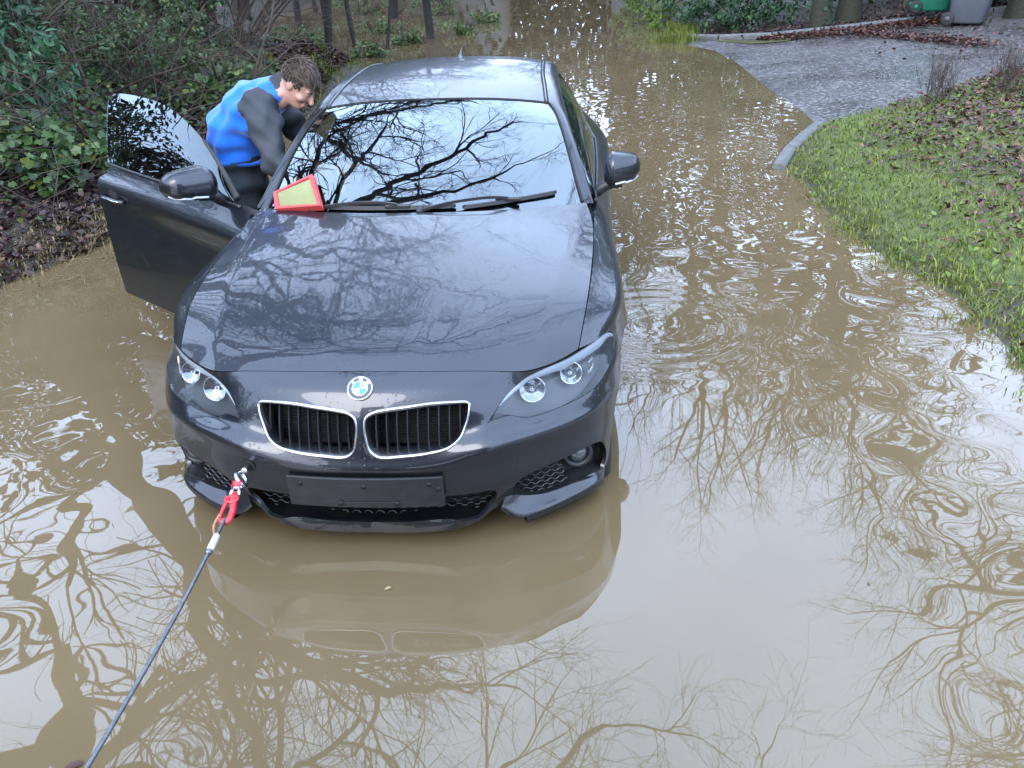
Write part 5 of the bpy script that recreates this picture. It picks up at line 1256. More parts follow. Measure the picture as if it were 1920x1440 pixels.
tufts('bank_grass', [(float(shore_l(y)) - abs(r.normal(.02, .3)), y, 80, r.uniform(.08, .18), .09) for y in np.r_[r.uniform(1.6, 2.5, 8), r.uniform(7.5, 11.5, 18)]] + [(2.45 + r.normal(0, .12), 14.4 + r.normal(.3, .3), 160, .25, .12) for _ in range(9)], GRASSM, 'green grass tufts on the banks', 'grass')

# ---------------------------------------------------------------- left bank: leaf litter, ivy, shrubs
rng = np.random.default_rng(6)
P = ground_points(40000, -5.5, -2.4, 1.2, 13, rng, lambda x, y: (x < shore_l(y) + .04) & (rng.random(len(x)) < np.clip(1.25 - (shore_l(y) - x) * .55 + (np.abs(y - 10.2) < 2.2) * .6, .15, 1)))
mx_, my_ = rng.normal(-3.0, .42, 9000), rng.normal(10.1, 1.3, 9000); mk = (mx_ < shore_l(my_) + .02) & (my_ < 12.6); P = np.vstack([P, np.c_[mx_, my_, H(mx_, my_) + .01][mk]])
fx_, fy_ = rng.uniform(-8, -3.5, 9000), rng.uniform(10.5, 16, 9000); fk = fx_ < shore_l(fy_) - .1; P = np.vstack([P, np.c_[fx_, fy_, H(fx_, fy_) + .01][fk]])
bigmesh('bank_litter', *litter(P, rng, .03, .075, .04), DEAD, kind='stuff', label='dark wet fallen leaves covering the left bank', cat='leaves')
P = ground_points(30000, -7, -2.6, 1.5, 12, rng, lambda x, y: (x < shore_l(y) - .30) & (rng.random(len(x)) < np.clip((shore_l(y) - x - .30) * .8 * np.clip(2.6 * (patch(x, y) - .30), 0, 1.2), 0, .8)) & ~((np.abs(y - 10.2) < 1.5) & (x > -3.6)))
n = len(P); up_ = rng.random(n) ** 2 * .30; D = rand_dir(n, rng) * [1, 1, .4] + [.25, -.35, -.25]; Nn = rand_dir(n, rng) * .6 + [.25, -.45, .8]
bigmesh('ivy', *leaves(P + np.c_[np.zeros(n), np.zeros(n), up_ + .03], D, Nn, rng.uniform(.028, .07, n), 'ivy'), IVY, kind='stuff', label='ivy carpeting the left bank under the shrubs', cat='ivy')

def shrub(name, base, blobs, nleaf, kind, lm, size, label, seed, stems=9, parts=0, droop=.3, stem_m=TWIG, twig_n=60, cat='shrub', group=None):
    """stems, twigs and a crown of leaves spread through a few uneven blobs; parts = how many of the nearest leaves are objects of their own"""
    r = np.random.default_rng(seed); random.seed(seed); b0 = np.array(base, float); root = empty(name, base, label=label, cat=cat, group=group)
    W = Wood(); op = dict(seg=[6, 4, 3], taper=.45, wob=.16, up=.02, main=9, sides=[6, 4, 3], kids=[5, 3], t0=.3, ang=(20, 55), len=(.4, .7), rmin=.002)
    for k in range(stems):
        c = np.array(blobs[k % len(blobs)][0]) + r.normal(0, .12, 3) - b0; L = np.linalg.norm(c); branch([W, W], (r.normal(0, .08), r.normal(0, .08), -.05), tuple(c / L), L * 1.15, .012 + .008 * r.random(), 0, 2, op)
    W.build('stem', stem_m, root)
    per = np.array([np.prod(b[1]) ** (2 / 3) for b in blobs]); per = (per / per.sum() * nleaf).astype(int); PP, DD = [], []
    for (c, s), k in zip(blobs, per):
        clus = rand_dir(max(6, k // 16), r) * (r.random(max(6, k // 16)) ** .35)[:, None]; ci = r.integers(0, len(clus), k)      # leaves gather at the twig ends
        q = clus[ci] * np.array(s) + rand_dir(k, r) * (size[1] * 1.0) * (r.random(k) ** .5)[:, None]
        PP.append(q + np.array(c) - b0); DD.append(clus[ci] * .8 + rand_dir(k, r) * .9 + np.array([0, 0, -droop]))
    P = np.vstack(PP); D = np.vstack(DD); n = len(P); Nn = rand_dir(n, r) * .5 + [.1, -.35, .8]; sz = r.uniform(*size, n)
    okz = P[:, 2] + b0[2] > np.maximum(H(P[:, 0] + b0[0], P[:, 1] + b0[1]), 0) + .01; P, D, Nn, sz, n = P[okz], D[okz], Nn[okz], sz[okz], okz.sum()
    idx = np.zeros(n, bool)
    if parts:
        d = np.linalg.norm(P + b0 - np.array(cam_o.location), axis=1); idx[np.argsort(d)[:parts * 3][r.permutation(min(parts * 3, n))[:parts]]] = True
        T, F = leaf_template(kind); me = bpy.data.meshes.new('leaf'); me.from_pydata(T.tolist(), [], F.tolist()); me.materials.append(lm); M = frames(D, Nn)
        for i in np.flatnonzero(idx):
            o = bpy.data.objects.new('leaf', me); COL.objects.link(o); o.parent = root
            m4 = Matrix(M[i].tolist()).to_4x4(); o.matrix_local = Matrix.Translation(Vector(P[i])) @ m4 @ Matrix.Scale(float(sz[i]), 4)
    k = ~idx
    bigmesh('foliage', *leaves(P[k], D[k], Nn[k], sz[k], kind), lm, root, kind='stuff')
    return root
hz = lambda x, y: max(float(H(x, y)), 0.)
shrub('laurel_shrub', (-4.15, 4.85, hz(-4.15, 4.85)), [((-3.85, 4.65, 1.15), (.42, .45, .30)), ((-4.15, 4.9, 1.45), (.5, .5, .35)), ((-3.60, 4.75, .95), (.25, .3, .22)), ((-4.3, 4.6, .9), (.4, .4, .3)), ((-4.4, 5.2, 1.7), (.6, .5, .4))], 2600, 'long', LAUREL, (.07, .13), 'glossy green laurel shrub at the top left corner', 31, parts=260, droop=.55)
shrub('privet_shrub', (-3.95, 6.6, hz(-3.95, 6.6)), [((-3.75, 6.5, 1.02), (.40, .4, .26)), ((-3.35, 6.9, .95), (.32, .35, .24)), ((-4.3, 6.8, 1.1), (.45, .4, .35)), ((-3.55, 7.3, 1.35), (.5, .4, .3))], 3600, 'oval', leaf_mat('privet_leaf', (.016, .036, .012), (.065, .108, .034), .3, .15, c3=(.14, .14, .035)), (.035, .07), 'light green small leaved shrub behind the open car door', 32, parts=150)
shrub('bramble', (-3.35, 5.1, hz(-3.35, 5.1)), [((-3.3, 5.0, .45), (.35, .5, .16)), ((-3.15, 4.2, .38), (.3, .5, .14)), ((-3.7, 4.1, .55), (.4, .5, .2))], 1500, 'ivy', IVY, (.05, .095), 'low bramble and ivy tangle left of the open door', 33, parts=120, stems=16)
shrub('bramble', (-3.15, 7.2, hz(-3.15, 7.2)), [((-3.0, 7.0, .48), (.35, .5, .2)), ((-3.1, 7.9, .5), (.35, .5, .2))], 1200, 'ivy', IVY, (.05, .10), 'ivy clump with a few yellow leaves behind the man', 34, parts=100, stems=12)
shrub('holly_tree', (-3.9, 9.6, hz(-3.9, 9.6)), [((-3.3, 9.3, 1.75), (.85, .9, .45)), ((-2.75, 10.0, 1.85), (.65, .9, .38)), ((-4.2, 9.4, 1.9), (.9, .9, .8)), ((-3.3, 10.6, 2.2), (1.2, 1.0, .9)), ((-2.5, 10.8, 1.7), (.5, .6, .45))], 9000, 'oval', HOLLY, (.05, .09), 'dark evergreen holly overhanging the bank above the man', 35, stems=14, parts=200, cat='tree')
shrub('elder_shrub', (-5.3, 6.2, hz(-5.3, 6.2)), [((-5.2, 6.4, 1.6), (.7, .7, .5)), ((-4.9, 7.6, 1.5), (.7, .6, .5)), ((-5.6, 8.2, 1.8), (1, .8, .7))], 3000, 'oval', HEDGE, (.05, .09), 'dark shrub in the shade behind the bare stems', 36)
shrub('holly_tree', (-6.3, 10.0, hz(-6.3, 10)), [((-5.8, 9.8, 1.6), (1.1, 1, .9)), ((-6.8, 11, 1.8), (1.3, 1.2, 1.1)), ((-5.2, 11.6, 1.6), (1, 1, .9)), ((-7.5, 8.5, 1.7), (1.2, 1.2, 1.0))], 6000, 'oval', HOLLY, (.07, .12), 'dark evergreen filling the back of the left bank', 37, cat='tree')
# bare brown stems and fallen branches in the left thicket
def thicket(name, spots, lab, seed, m=TWIG, op=None):
    random.seed(seed)
    for i, (b, d, L, r_, lb) in enumerate(spots):
        W = [Wood(), Wood()]; root = empty(name, b, label=lb, cat='branch', group=lab)
        branch(W, (0, 0, -.03), d, L, r_, 0, 3, op or dict(seg=[8, 6, 4, 3], taper=.42, wob=.13, up=.01, main=0, sides=[7, 5, 4, 3], kids=[7, 4, 3], t0=.2, ang=(25, 70), len=(.30, .6), rmin=.0022))
        W[0].build('stem', m, root); W[1].build('twigs', m, root, kind='stuff')
thicket('bare_sapling', [((-4.0, 5.4, .55), (.05, 0, 1), 1.6, .028, 'upright bare brown stem beside the laurel'), ((-4.25, 5.7, .6), (.2, .1, 1), 1.7, .022, 'forked bare stem behind the laurel'), ((-3.85, 5.9, .55), (-.25, .1, 1), 1.5, .018, 'thin bare stem leaning left of the privet'),
    ((-3.9, 6.3, .6), (.9, .1, .45), 1.3, .015, 'bare branch reaching right across the thicket'), ((-2.9, 7.2, .35), (.35, .4, .9), 1.3, .020, 'curved pale branch rising behind the man'), ((-3.05, 7.0, .4), (.9, .5, .5), 1.2, .012, 'slender branch slanting right above the ivy'),
    ((-3.5, 5.0, .45), (.9, .4, .18), 1.1, .009, 'thin twig lying over the brambles'), ((-3.2, 4.9, .35), (.8, .7, .10), 1.2, .008, 'arching twig just above the door glass'), ((-3.6, 4.5, .4), (.35, -.1, .9), .75, .011, 'short bare stem near the left edge'), ((-3.45, 4.6, .35), (-.2, -.1, .9), .7, .010, 'short leaning stem near the left edge'),
    ((-4.6, 7.2, .7), (.3, 0, 1), 1.9, .02, 'bare sapling in the shade of the bank'), ((-4.9, 6.4, .75), (.1, 0, 1), 2.0, .024, 'tall bare sapling at the back of the bank')], 'bare stems on the left bank', 41)
thicket('dead_twig', [((-2.75, 3.05, .03), (.9, .2, .06), .38, .004, 'thin dead twig at the water edge'), ((-2.98, 2.62, .02), (.8, -.1, .03), .45, .004, 'pale twig lying in the shallow water on the left'), ((-2.66, 7.65, .06), (.7, .1, .12), .5, .006, 'dead stalks beside the water behind the man')], 'dead twigs at the water edge', 42, STRAW)
# tangle of thin brown canes through the whole left thicket
random.seed(19); W = Wood(); rc = np.random.default_rng(19)
for k in range(520):
    x = rc.uniform(-5.6, -2.95); y = rc.uniform(3.2, 9.0)
    if x > float(shore_l(y)) - .35: continue
    L = rc.uniform(.35, 1.5); p, q, _ = limb(None, (x, y, float(H(x, y)) + rc.uniform(0, .8)), (rc.normal(.25, .6), rc.normal(-.1, .6), rc.uniform(-.1, .9)), L, rc.uniform(.0022, .0055), .0012, 7, .13, -.02); W.add(p, q, 4)
W.build('bramble_canes', TWIG, kind='stuff', label='tangle of thin brown canes and twigs through the left thicket', cat='canes')
# trunks standing in the flood at the far left
def post_trunk(x, y, r_, h, lean, lab, seed, twig=True):
    random.seed(seed); root = empty('tree_trunk', (x, y, 0), label=lab, cat='tree', group='trunks standing in the flood'); W = [Wood(), Wood()]
    P, rad, _ = limb(None, (0, 0, -.4), lean, h, r_, r_ * .75, 12, .03, .02); W[0].add(P, rad, 10)
    if twig:
        for k in range(7): i = random.randint(5, 11); branch(W, P[i], turn((0, 0, 1), R(random.uniform(30, 70))), random.uniform(.8, 1.8), r_ * .3, 2, 5, OAK)
    W[0].build('trunk', BARK, root); W[1].build('crown', TWIGD, root)
post_trunk(-2.24, 15.85, .085, 6.5, (.01, 0, 1), 'dark straight trunk standing in the water left of the roof', 61)
post_trunk(-3.65, 13.2, .07, 5, (.12, .05, 1), 'leaning dark trunk at the edge of the leaf mound', 62); post_trunk(-3.15, 13.6, .045, 4.5, (-.1, 0, 1), 'thin dark trunk beside the leaning one', 63); post_trunk(-2.9, 14.4, .03, 3.5, (.2, 0, 1), 'slim slanting sapling in the flooded wood', 64)
for i, (x, y) in enumerate(((-4.6, 17), (-5.8, 19), (-3.9, 20.5), (-6.5, 23), (-3.2, 24), (-5, 26))):
    post_trunk(x, y, .06 + .02 * (i % 3), 6, (.05 * (i % 3 - 1), 0, 1), ('trunk in the flooded wood at the top left', 'trunk in the flooded wood behind the first', 'trunk in the flooded wood left of the straight one', 'trunk far back in the flooded wood', 'trunk by the far water', 'trunk at the back of the flood')[i], 70 + i, i % 2 == 0)
for i, (x, y, s_, lab) in enumerate(((-1.75, 16.4, .28, 'small green plant poking out of the water by the trunk'), (-2.6, 15.0, .26, 'green plant in the shallows before the straight trunk'), (-2.9, 13.3, .24, 'green plant at the end of the leaf mound'), (-1.5, 18.6, .3, 'yellowish plant in the flood further back'), (-3.6, 17.2, .4, 'bushy plant standing in the flooded wood'), (-4.8, 15.4, .5, 'low bush in the flooded wood'), (-3.0, 21, .6, 'bush beyond the straight trunk'), (-5.2, 22, .7, 'bush at the back of the flooded wood'))):
    shrub('water_plant', (x, y, -.02), [((x, y, s_ * .35), (s_ * 1.1, s_ * .8, s_ * .4)), ((x + s_ * .7, y, s_ * .3), (s_ * .7, s_ * .5, s_ * .3))], 420, 'oval', leaf_mat('water_plant_leaf', (.03, .06, .015), (.10, .14, .04), .4, .2, c3=(.2, .18, .05)), (.05, .09), lab, 80 + i, stems=6, cat='plant', group='plants standing in the flood')

# ---------------------------------------------------------------- right: hedge, trunks, fence, bins
shrub('evergreen_hedge', (3.7, 15.3, hz(3.7, 15.3)), [((2.9, 15.0, .35), (.55, .5, .35)), ((3.5, 14.9, .55), (.6, .6, .5)), ((4.2, 15.0, .65), (.6, .6, .55)), ((3.8, 15.6, 1.3), (1.2, .7, .7)), ((2.7, 15.8, .8), (.6, .6, .6))], 5200, 'oval', HEDGE, (.06, .11), 'dark evergreen hedge behind the far kerb', 91, stems=12, parts=120)
shrub('evergreen_hedge', (6.4, 16.3, hz(6.4, 16.3)), [((5.6, 16.4, .8), (.9, .5, .8)), ((6.8, 16.5, .9), (.9, .5, .8)), ((8.2, 16.0, 1.0), (1.0, .6, .9)), ((9.6, 15.7, 1.1), (1.0, .6, .9))], 5000, 'oval', HEDGE, (.08, .13), 'shaded hedge behind the fence and the bins', 92, stems=8)
shrub('evergreen_hedge', (7.95, 13.9, hz(7.95, 13.9)), [((7.75, 14.2, .85), (.5, .4, .5)), ((8.5, 14.4, .9), (.6, .5, .6))], 1800, 'oval', WEED, (.05, .09), 'bright green shrub right of the grey bin', 93, stems=8)
shrub('ferny_bush', (2.35, 16.2, 0), [((2.3, 16.2, .25), (.4, .6, .25)), ((2.2, 17.6, .35), (.5, .8, .3)), ((2.1, 19.5, .4), (.5, 1, .35)), ((2.0, 22, .5), (.6, 1.4, .45))], 2600, 'oval', WEED, (.06, .11), 'green growth along the right edge of the flood', 94, stems=8)
def bank_trunk(x, y, r_, h, lab, seed, ivy=0):
    random.seed(seed); root = empty('tree_trunk', (x, y, hz(x, y)), label=lab, cat='tree'); W = [Wood(), Wood()]
    P, rad, _ = limb(None, (0, 0, -.2), (random.gauss(0, .03), 0, 1), h, r_ * 1.2, r_ * .8, 12, .03, .02); rad[0] *= 1.5; rad[1] *= 1.15; W[0].add(P, rad, 14)
    for k in range(6): branch(W, P[random.randint(7, 11)], turn((0, 0, 1), R(random.uniform(30, 60))), 1.8, r_ * .3, 2, 5, OAK)
    W[0].build('trunk', BARKG, root); W[1].build('crown', TWIGD, root)
    if ivy:
        rr = np.random.default_rng(seed); a = rr.uniform(0, 2 * math.pi, ivy); z = rr.uniform(0, 1.6, ivy); Pp = np.c_[np.cos(a) * r_ * 1.25, np.sin(a) * r_ * 1.25, z]; Nn = np.c_[np.cos(a), np.sin(a), .3 + 0 * a]
        bigmesh('ivy', *leaves(Pp, rand_dir(ivy, rr) * .6 + [0, 0, -.5], Nn, rr.uniform(.04, .08, ivy), 'ivy'), HEDGE, root, kind='stuff')
bank_trunk(4.82, 14.25, .13, 6, 'ivy clad trunk at the end of the dark hedge', 95, 260); bank_trunk(5.35, 14.6, .15, 6, 'trunk in the shade next to the ivy clad one', 96); bank_trunk(7.72, 13.55, .13, 6, 'brown trunk at the top right corner beyond the grey bin', 97)
RAIL = mat('weathered_rail', (.13, .11, .085), .8, noise=(10, .8, (.07, .065, .05)), bump=(40, .5, .006))
fence = empty('rail_fence', (5.4, 15.2, hz(5.4, 15.2)), label='weathered post and rail fence in the shade behind the bins', cat='fence')
for x in (5.5, 6.55, 7.9): o = obj('post', *box((x - 5.4, .0 + (x - 5.5) * .12, .45), (.10, .09, 1.1)), RAIL, fence, smooth=False); add_bevel(o, .01)
for z in (.42, .80):
    for x0, x1 in ((5.5, 6.55), (6.55, 7.9)):
        m_ = (x0 + x1) / 2; o = obj('rail', *box((m_ - 5.4, -.05 + (m_ - 5.5) * .12, z), (x1 - x0 - .004, .035, .10), Matrix.Rotation(math.atan(.12), 3, 'Z')), RAIL, fence, smooth=False); add_bevel(o, .006)

def wheelie_bin(loc, rz, body_m, label, rx=0.):
    root = empty('wheelie_bin', loc, (rx, 0, rz), label, 'bin', 'wheeled bins on the driveway')
    secs = []
    for z, w, d, y0 in ((.03, .44, .48, .02), (.06, .46, .52, .0), (.50, .52, .60, -.01), (.90, .57, .70, -.02), (.93, .60, .73, -.02), (.98, .60, .73, -.02)):
        ring = []
        for k in range(32):
            a = 2 * math.pi * k / 32; ca, sa = math.cos(a), math.sin(a); e = .28
            ring.append((w / 2 * np.sign(ca) * abs(ca) ** e, y0 + d / 2 * np.sign(sa) * abs(sa) ** e, z))
        secs.append(ring)
    V = np.array(secs).reshape(-1, 3); F = [(i * 32 + k, i * 32 + (k + 1) % 32, (i + 1) * 32 + (k + 1) % 32, (i + 1) * 32 + k) for i in range(5) for k in range(32)] + [tuple(range(32))[::-1]]
    obj('body', V, F, body_m, root)
    lid = []
    for z, w, d, y0 in ((.975, .61, .75, -.02), (1.00, .62, .76, -.02), (1.04, .58, .70, -.02), (1.065, .44, .5, -.02)):
        for k in range(32):
            a = 2 * math.pi * k / 32; ca, sa = math.cos(a), math.sin(a); e = .28; lid.append((w / 2 * np.sign(ca) * abs(ca) ** e, y0 + d / 2 * np.sign(sa) * abs(sa) ** e, z))
    obj('lid', lid, [(i * 32 + k, i * 32 + (k + 1) % 32, (i + 1) * 32 + (k + 1) % 32, (i + 1) * 32 + k) for i in range(3) for k in range(32)] + [tuple(96 + k for k in range(32))], body_m, root)
    obj('handle', *tube([(-.24, .36, .97), (-.24, .43, .99), (.24, .43, .99), (.24, .36, .97)], .016, 8), BLACK, root)
    for s in (-1, 1):
        w_ = empty('wheel', (s * .27, .27, .10), parent=root)
        V = [(s * d, r_ * math.cos(a), r_ * math.sin(a)) for r_, d in ((.05, -.022), (.092, -.025), (.10, -.012), (.10, .012), (.092, .025), (.05, .022)) for a in np.linspace(0, 2 * math.pi, 28, endpoint=False)]
        obj('tyre', V, [(i * 28 + k, i * 28 + (k + 1) % 28, (i + 1) * 28 + (k + 1) % 28, (i + 1) * 28 + k) for i in range(5) for k in range(28)], RUBBER, w_)
        obj('hub', *tube([(-.018, 0, 0), (.018, 0, 0), (.022, 0, 0)], [.052, .052, .03], 20), body_m, w_)
    obj('axle', *tube([(-.27, .27, .10), (.27, .27, .10)], .010, 8), BLACK, root)
BINGREY = mat('grey_bin_plastic', (.060, .068, .080), .5, noise=(6, .6, (.045, .050, .058)), bump=(150, .2, .002)); BINGREEN = mat('green_bin_plastic', (.005, .11, .065), .5, noise=(6, .6, (.004, .08, .05)), bump=(150, .2, .002))
wheelie_bin((6.86, 13.25, .055 * (6.86 - float(shore_r(13.25))) + .008), R(62), BINGREY, 'dark grey wheeled bin standing on the driveway')
wheelie_bin((6.50, 13.95, .055 * (6.5 - float(shore_r(13.95))) + .15), R(80), BINGREEN, 'green bin leaning behind the dark grey one', R(0))

# ---------------------------------------------------------------- far wood closing the lane off
rng = np.random.default_rng(77)
def wood(name, n, az0, az1, d0, d1, h, m, size, lab, seed):
    r = np.random.default_rng(seed); az = R(r.uniform(az0, az1, n)) if False else np.radians(r.uniform(az0, az1, n)); d = r.uniform(d0, d1, n); top = h * (.65 + .5 * hash_noise(az * 14, d * .2, 1.0, seed)); z = top * r.random(n) ** .8
    P = np.c_[.7 + d * np.sin(az), -2 + d * np.cos(az), z]; kp = ~((np.abs(P[:, 0] + .6) < 2.4) & (P[:, 1] > 25) & (P[:, 1] < 48)); P = P[kp]; n = len(P); D = rand_dir(n, r) + [0, 0, .4]; bigmesh(name, *leaves(P, D, rand_dir(n, r), r.uniform(*size, n), 'oval'), m, kind='stuff', label=lab, cat='wood')
WOODM = leaf_mat('far_wood', (.020, .016, .011), (.055, .045, .028), .7, .1, c3=(.05, .07, .03))
wood('far_wood', 30000, -42, 22, 31, 44, 9.5, WOODM, (.30, .6), 'brown winter wood beyond the far end of the flood', 3)
wood('lane_end_wood', 9000, -7, 5, 52, 64, 7.5, WOODM, (.30, .6), 'low brown wood closing the far end of the lane', 6)
wood('left_wood', 31000, -100, -24, 12, 19, 5.5, WOODM, (.14, .32), 'dense brown wood behind the left bank', 4)
wood('right_wood', 14000, 20, 60, 18, 26, 5.0, WOODM, (.18, .38), 'brown wood beyond the driveway', 5)
# overgrown hedge along the left bank beside the truck
for i, (x, y, lab) in enumerate(((-4.9, -1.2, 'overgrown hedge on the left bank beside the truck'), (-5.2, -4.2, 'overgrown hedge further back beside the truck'))):
    shrub('bank_hedge', (x, y, hz(x, y)), [((x, y, 1.3), (.7, 1.5, 1.0)), ((x + .3, y + .8, .9), (.6, 1.0, .6)), ((x - .3, y - .8, 1.8), (.7, 1.2, 1.0))], 4200, 'oval', HEDGE, (.09, .16), lab, 120 + i, stems=8)
# ---------------------------------------------------------------- air filter left on the scuttle
def w_car(p): return tuple(Matrix.Rotation(-TILT, 3, 'X') @ Vector((p[0], p[1], p[2] - SUBMERGE)))
FQ = FILTER_CORNERS                                   # upper left, upper right, lower right, lower left
def filter_panel():
    A, B, C_, D_ = [np.array(w_car(p)) for p in FQ]; base = (A + B + C_ + D_) / 4; nn = np.cross(B - A, D_ - A); nn /= np.linalg.norm(nn)
    if nn[2] < 0: nn = -nn
    root = empty('air_filter', base, label='yellow pleated air filter in a red rubber frame leaning on the windscreen', cat='air filter')
    def at(u, v): return (A * (1 - u) + B * u) * (1 - v) + (D_ * (1 - u) + C_ * u) * v - base
    red = mat('red_rubber', (.46, .050, .045), .55, noise=(40, .5, (.38, .045, .04)), bump=(120, .2, .002)); yel = mat('filter_paper', (.36, .375, .20), .9, noise=(30, .5, (.31, .325, .18)), bump=(200, .3, .002))
    for a, b in (((0, 0), (1, 0)), ((1, 0), (1, 1)), ((1, 1), (0, 1)), ((0, 1), (0, 0))):
        p, q = at(*a), at(*b); c = at(.5, .5); t = (q - p) / np.linalg.norm(q - p); ins = np.cross(nn, t); ins = ins if ins @ (c - p) > 0 else -ins; V = []
        for x in (p, q):
            s_ = .0; k_ = (c - x) / np.linalg.norm(c - x)
            V += [x - nn * .018, x + nn * .014, x + nn * .016 + k_ * .006, x + nn * .015 + k_ * .022, x - nn * .018 + k_ * .022]
        obj('frame', V, [(i, (i + 1) % 5, 5 + (i + 1) % 5, 5 + i) for i in range(5)] + [(4, 3, 2, 1, 0), (5, 6, 7, 8, 9)], red, root, smooth=False)
    n = 41; V = []
    for i in range(n):
        t = .04 + .92 * i / (n - 1)
        for v in (.05, .35, .65, .95): V.append(at(v, t) + nn * (.010 if i % 2 else -.004) + nn * .0015 * math.sin(v * 9 + i))
    obj('pleated_paper', V, grid_faces(n, 4), yel, root, smooth=False)
filter_panel()

# ---------------------------------------------------------------- tow line: eye, red hook, wire rope
STEEL = mat('bright_steel', (.55, .55, .56), .25, 1, noise=(60, .5, (.35, .34, .33))); ROPE = mat('wire_rope', (.16, .165, .18), .38, .85, noise=(50, .6, (.08, .075, .07)))
REDP = mat('red_enamel', (.42, .015, .022), .32, coat=.4, noise=(40, .6, (.36, .02, .022))); RUST = mat('rusty_latch', (.20, .10, .045), .7, noise=(60, .7, (.30, .20, .10)))
eye = empty('towing_eye', (-.400, .035, .325), label='steel towing eye screwed into the front bumper', cat='towing eye')
obj('shank', *tube([(0, .09, 0), (0, .0, 0), (0, -.012, -.002)], [.010, .010, .012], 12), STEEL, eye)
c = np.array([0, -.040, -.010]); ax = np.array([.80, .25, .55]); ax /= np.linalg.norm(ax); e1 = np.cross(ax, [0, 1., 0]); e1 /= np.linalg.norm(e1); e2 = np.cross(ax, e1)
obj('ring', *tube([c + e1 * .024 * math.cos(a) + e2 * .030 * math.sin(a) for a in np.linspace(0, 2 * math.pi, 37)], .0078, 10, False), STEEL, eye)
V = [(-.400 + .034 * math.cos(a) * (1 + .0), .0465, .328 + .026 * math.sin(a)) for a in np.linspace(0, 2 * math.pi, 28, endpoint=False)]
cov = [(.0 + .030 * math.cos(a), .002 * math.sin(a * 2) - .001, .026 * math.sin(a)) for a in np.linspace(0, 2 * math.pi, 24, endpoint=False)]
sock = S_FASCIA([TOW_UV])[0] * [-1, 1, 1]; sn = S_FASCIA.normal([TOW_UV])[0] * [-1, 1, 1]; sn = -sn if sn[1] > 0 else sn; s1 = np.cross(sn, [0, 0, 1.]); s1 /= np.linalg.norm(s1); s2 = np.cross(s1, sn)
obj('tow_socket', [sock + sn * .0025 + s1 * .027 * math.cos(a) + s2 * .024 * math.sin(a) for a in np.linspace(0, 2 * math.pi, 28, endpoint=False)], [tuple(range(28))], GAP, bumper)
line = resample([(-.402, -.035, .312), (-.388, -.16, .302), (-.378, -.30, .300), (-.362, -.68, .296), (-.36, -1.15, .300), (-.36, -1.60, .330)], 200)
def lp(y):
    return np.array([np.interp(-y, -line[:, 1], line[:, k]) for k in range(3)])
hook = empty('tow_hook', lp(-.10), label='red safety hook joining the wire rope to the towing eye', cat='hook'); hb = lp(-.10)
def rel(p): return np.array(p) - hb
# clevis pin end in bright steel, then the red forged body with its latch
a, b = lp(-.048), lp(-.085); obj('clevis', *join([tube([rel(a) + [s * .012, 0, 0], rel(b) + [s * .012, 0, 0]], .0065, 8) for s in (-1, 1)] + [tube([rel(a) + [-.018, 0, 0], rel(a) + [.018, 0, 0]], .007, 8)]), STEEL, hook)
pin = rel(lp(-.040)); obj('pin', *tube([pin + [-.013, .002, .004], pin + [.013, .002, .004]], [.014, .014], 12), REDP, hook)
body = [rel(lp(y)) + [dx, 0, dz] for y, dx, dz in ((-.080, .001, 0), (-.105, .003, .002), (-.135, .009, .002), (-.170, .013, -.002), (-.200, .010, -.006), (-.214, -.002, -.008), (-.206, -.014, -.006), (-.188, -.017, -.004))]
obj('hook_body', *tube(resample(body, 30), list(np.interp(np.linspace(0, 1, 30), [0, .12, .3, .7, .9, 1], [.011, .0145, .0115, .0105, .009, .004])), 12), REDP, hook)
obj('latch', *tube(resample([rel(lp(-.110)) + [-.010, 0, .006], rel(lp(-.150)) + [-.016, 0, .006], rel(lp(-.200)) + [-.018, 0, .002]], 10), [.006, .007, .0075, .0075, .007, .007, .006, .006, .005, .004], 8), REDP, hook)
obj('hook_eye', *tube([rel(lp(-.118)) + [.020 * math.cos(t), .0 + .016 * math.sin(t), .010] for t in np.linspace(0, 2 * math.pi, 25)], .005, 8, False), REDP, hook)
obj('retaining_strap', *tube(resample([rel(lp(-.185)) + [-.020, 0, .004], rel(lp(-.225)) + [-.028, 0, -.004], rel(lp(-.275)) + [-.012, 0, -.006], rel(lp(-.285)) + [-.006, 0, 0]], 12), .0045, 6), RUST, hook)
rope = empty('wire_rope', lp(-.9), label='grey twisted wire rope running from the hook to the lower left', cat='rope'); rb = lp(-.9)
ys = np.linspace(-.205, -1.58, 720); cen = np.array([lp(y) for y in ys]); ph = (ys - ys[0]) / -.052 * 2 * math.pi
for k in range(6):
    w = ph + k * math.pi / 3; q = cen + np.c_[np.cos(w) * .0036, 0 * w, np.sin(w) * .0036] - rb; V, F = tube(q, .0025, 5, False); obj('strand', V, F, ROPE, rope)
obj('ferrule', *tube([lp(y) - rb for y in (-.285, -.290, -.355, -.360)], [.0085, .0105, .0105, .0085], 14), mat('aluminium_ferrule', (.80, .81, .82), .35, .6, noise=(60, .4, (.6, .6, .6))), rope)
obj('crimp', *tube([lp(y) - rb for y in (-.358, -.364, -.372)], [.0108, .0108, .008], 14), ROPE, rope)
# a single leaf afloat near the truck
T, F = leaf_template('oval'); lf = obj('floating_leaf', T * .055, F, DEADRED, label='reddish brown leaf floating at the bottom left edge', cat='leaf'); lf.location = (-.62, -.885, .004); lf.rotation_euler = (0, 0, R(-60))

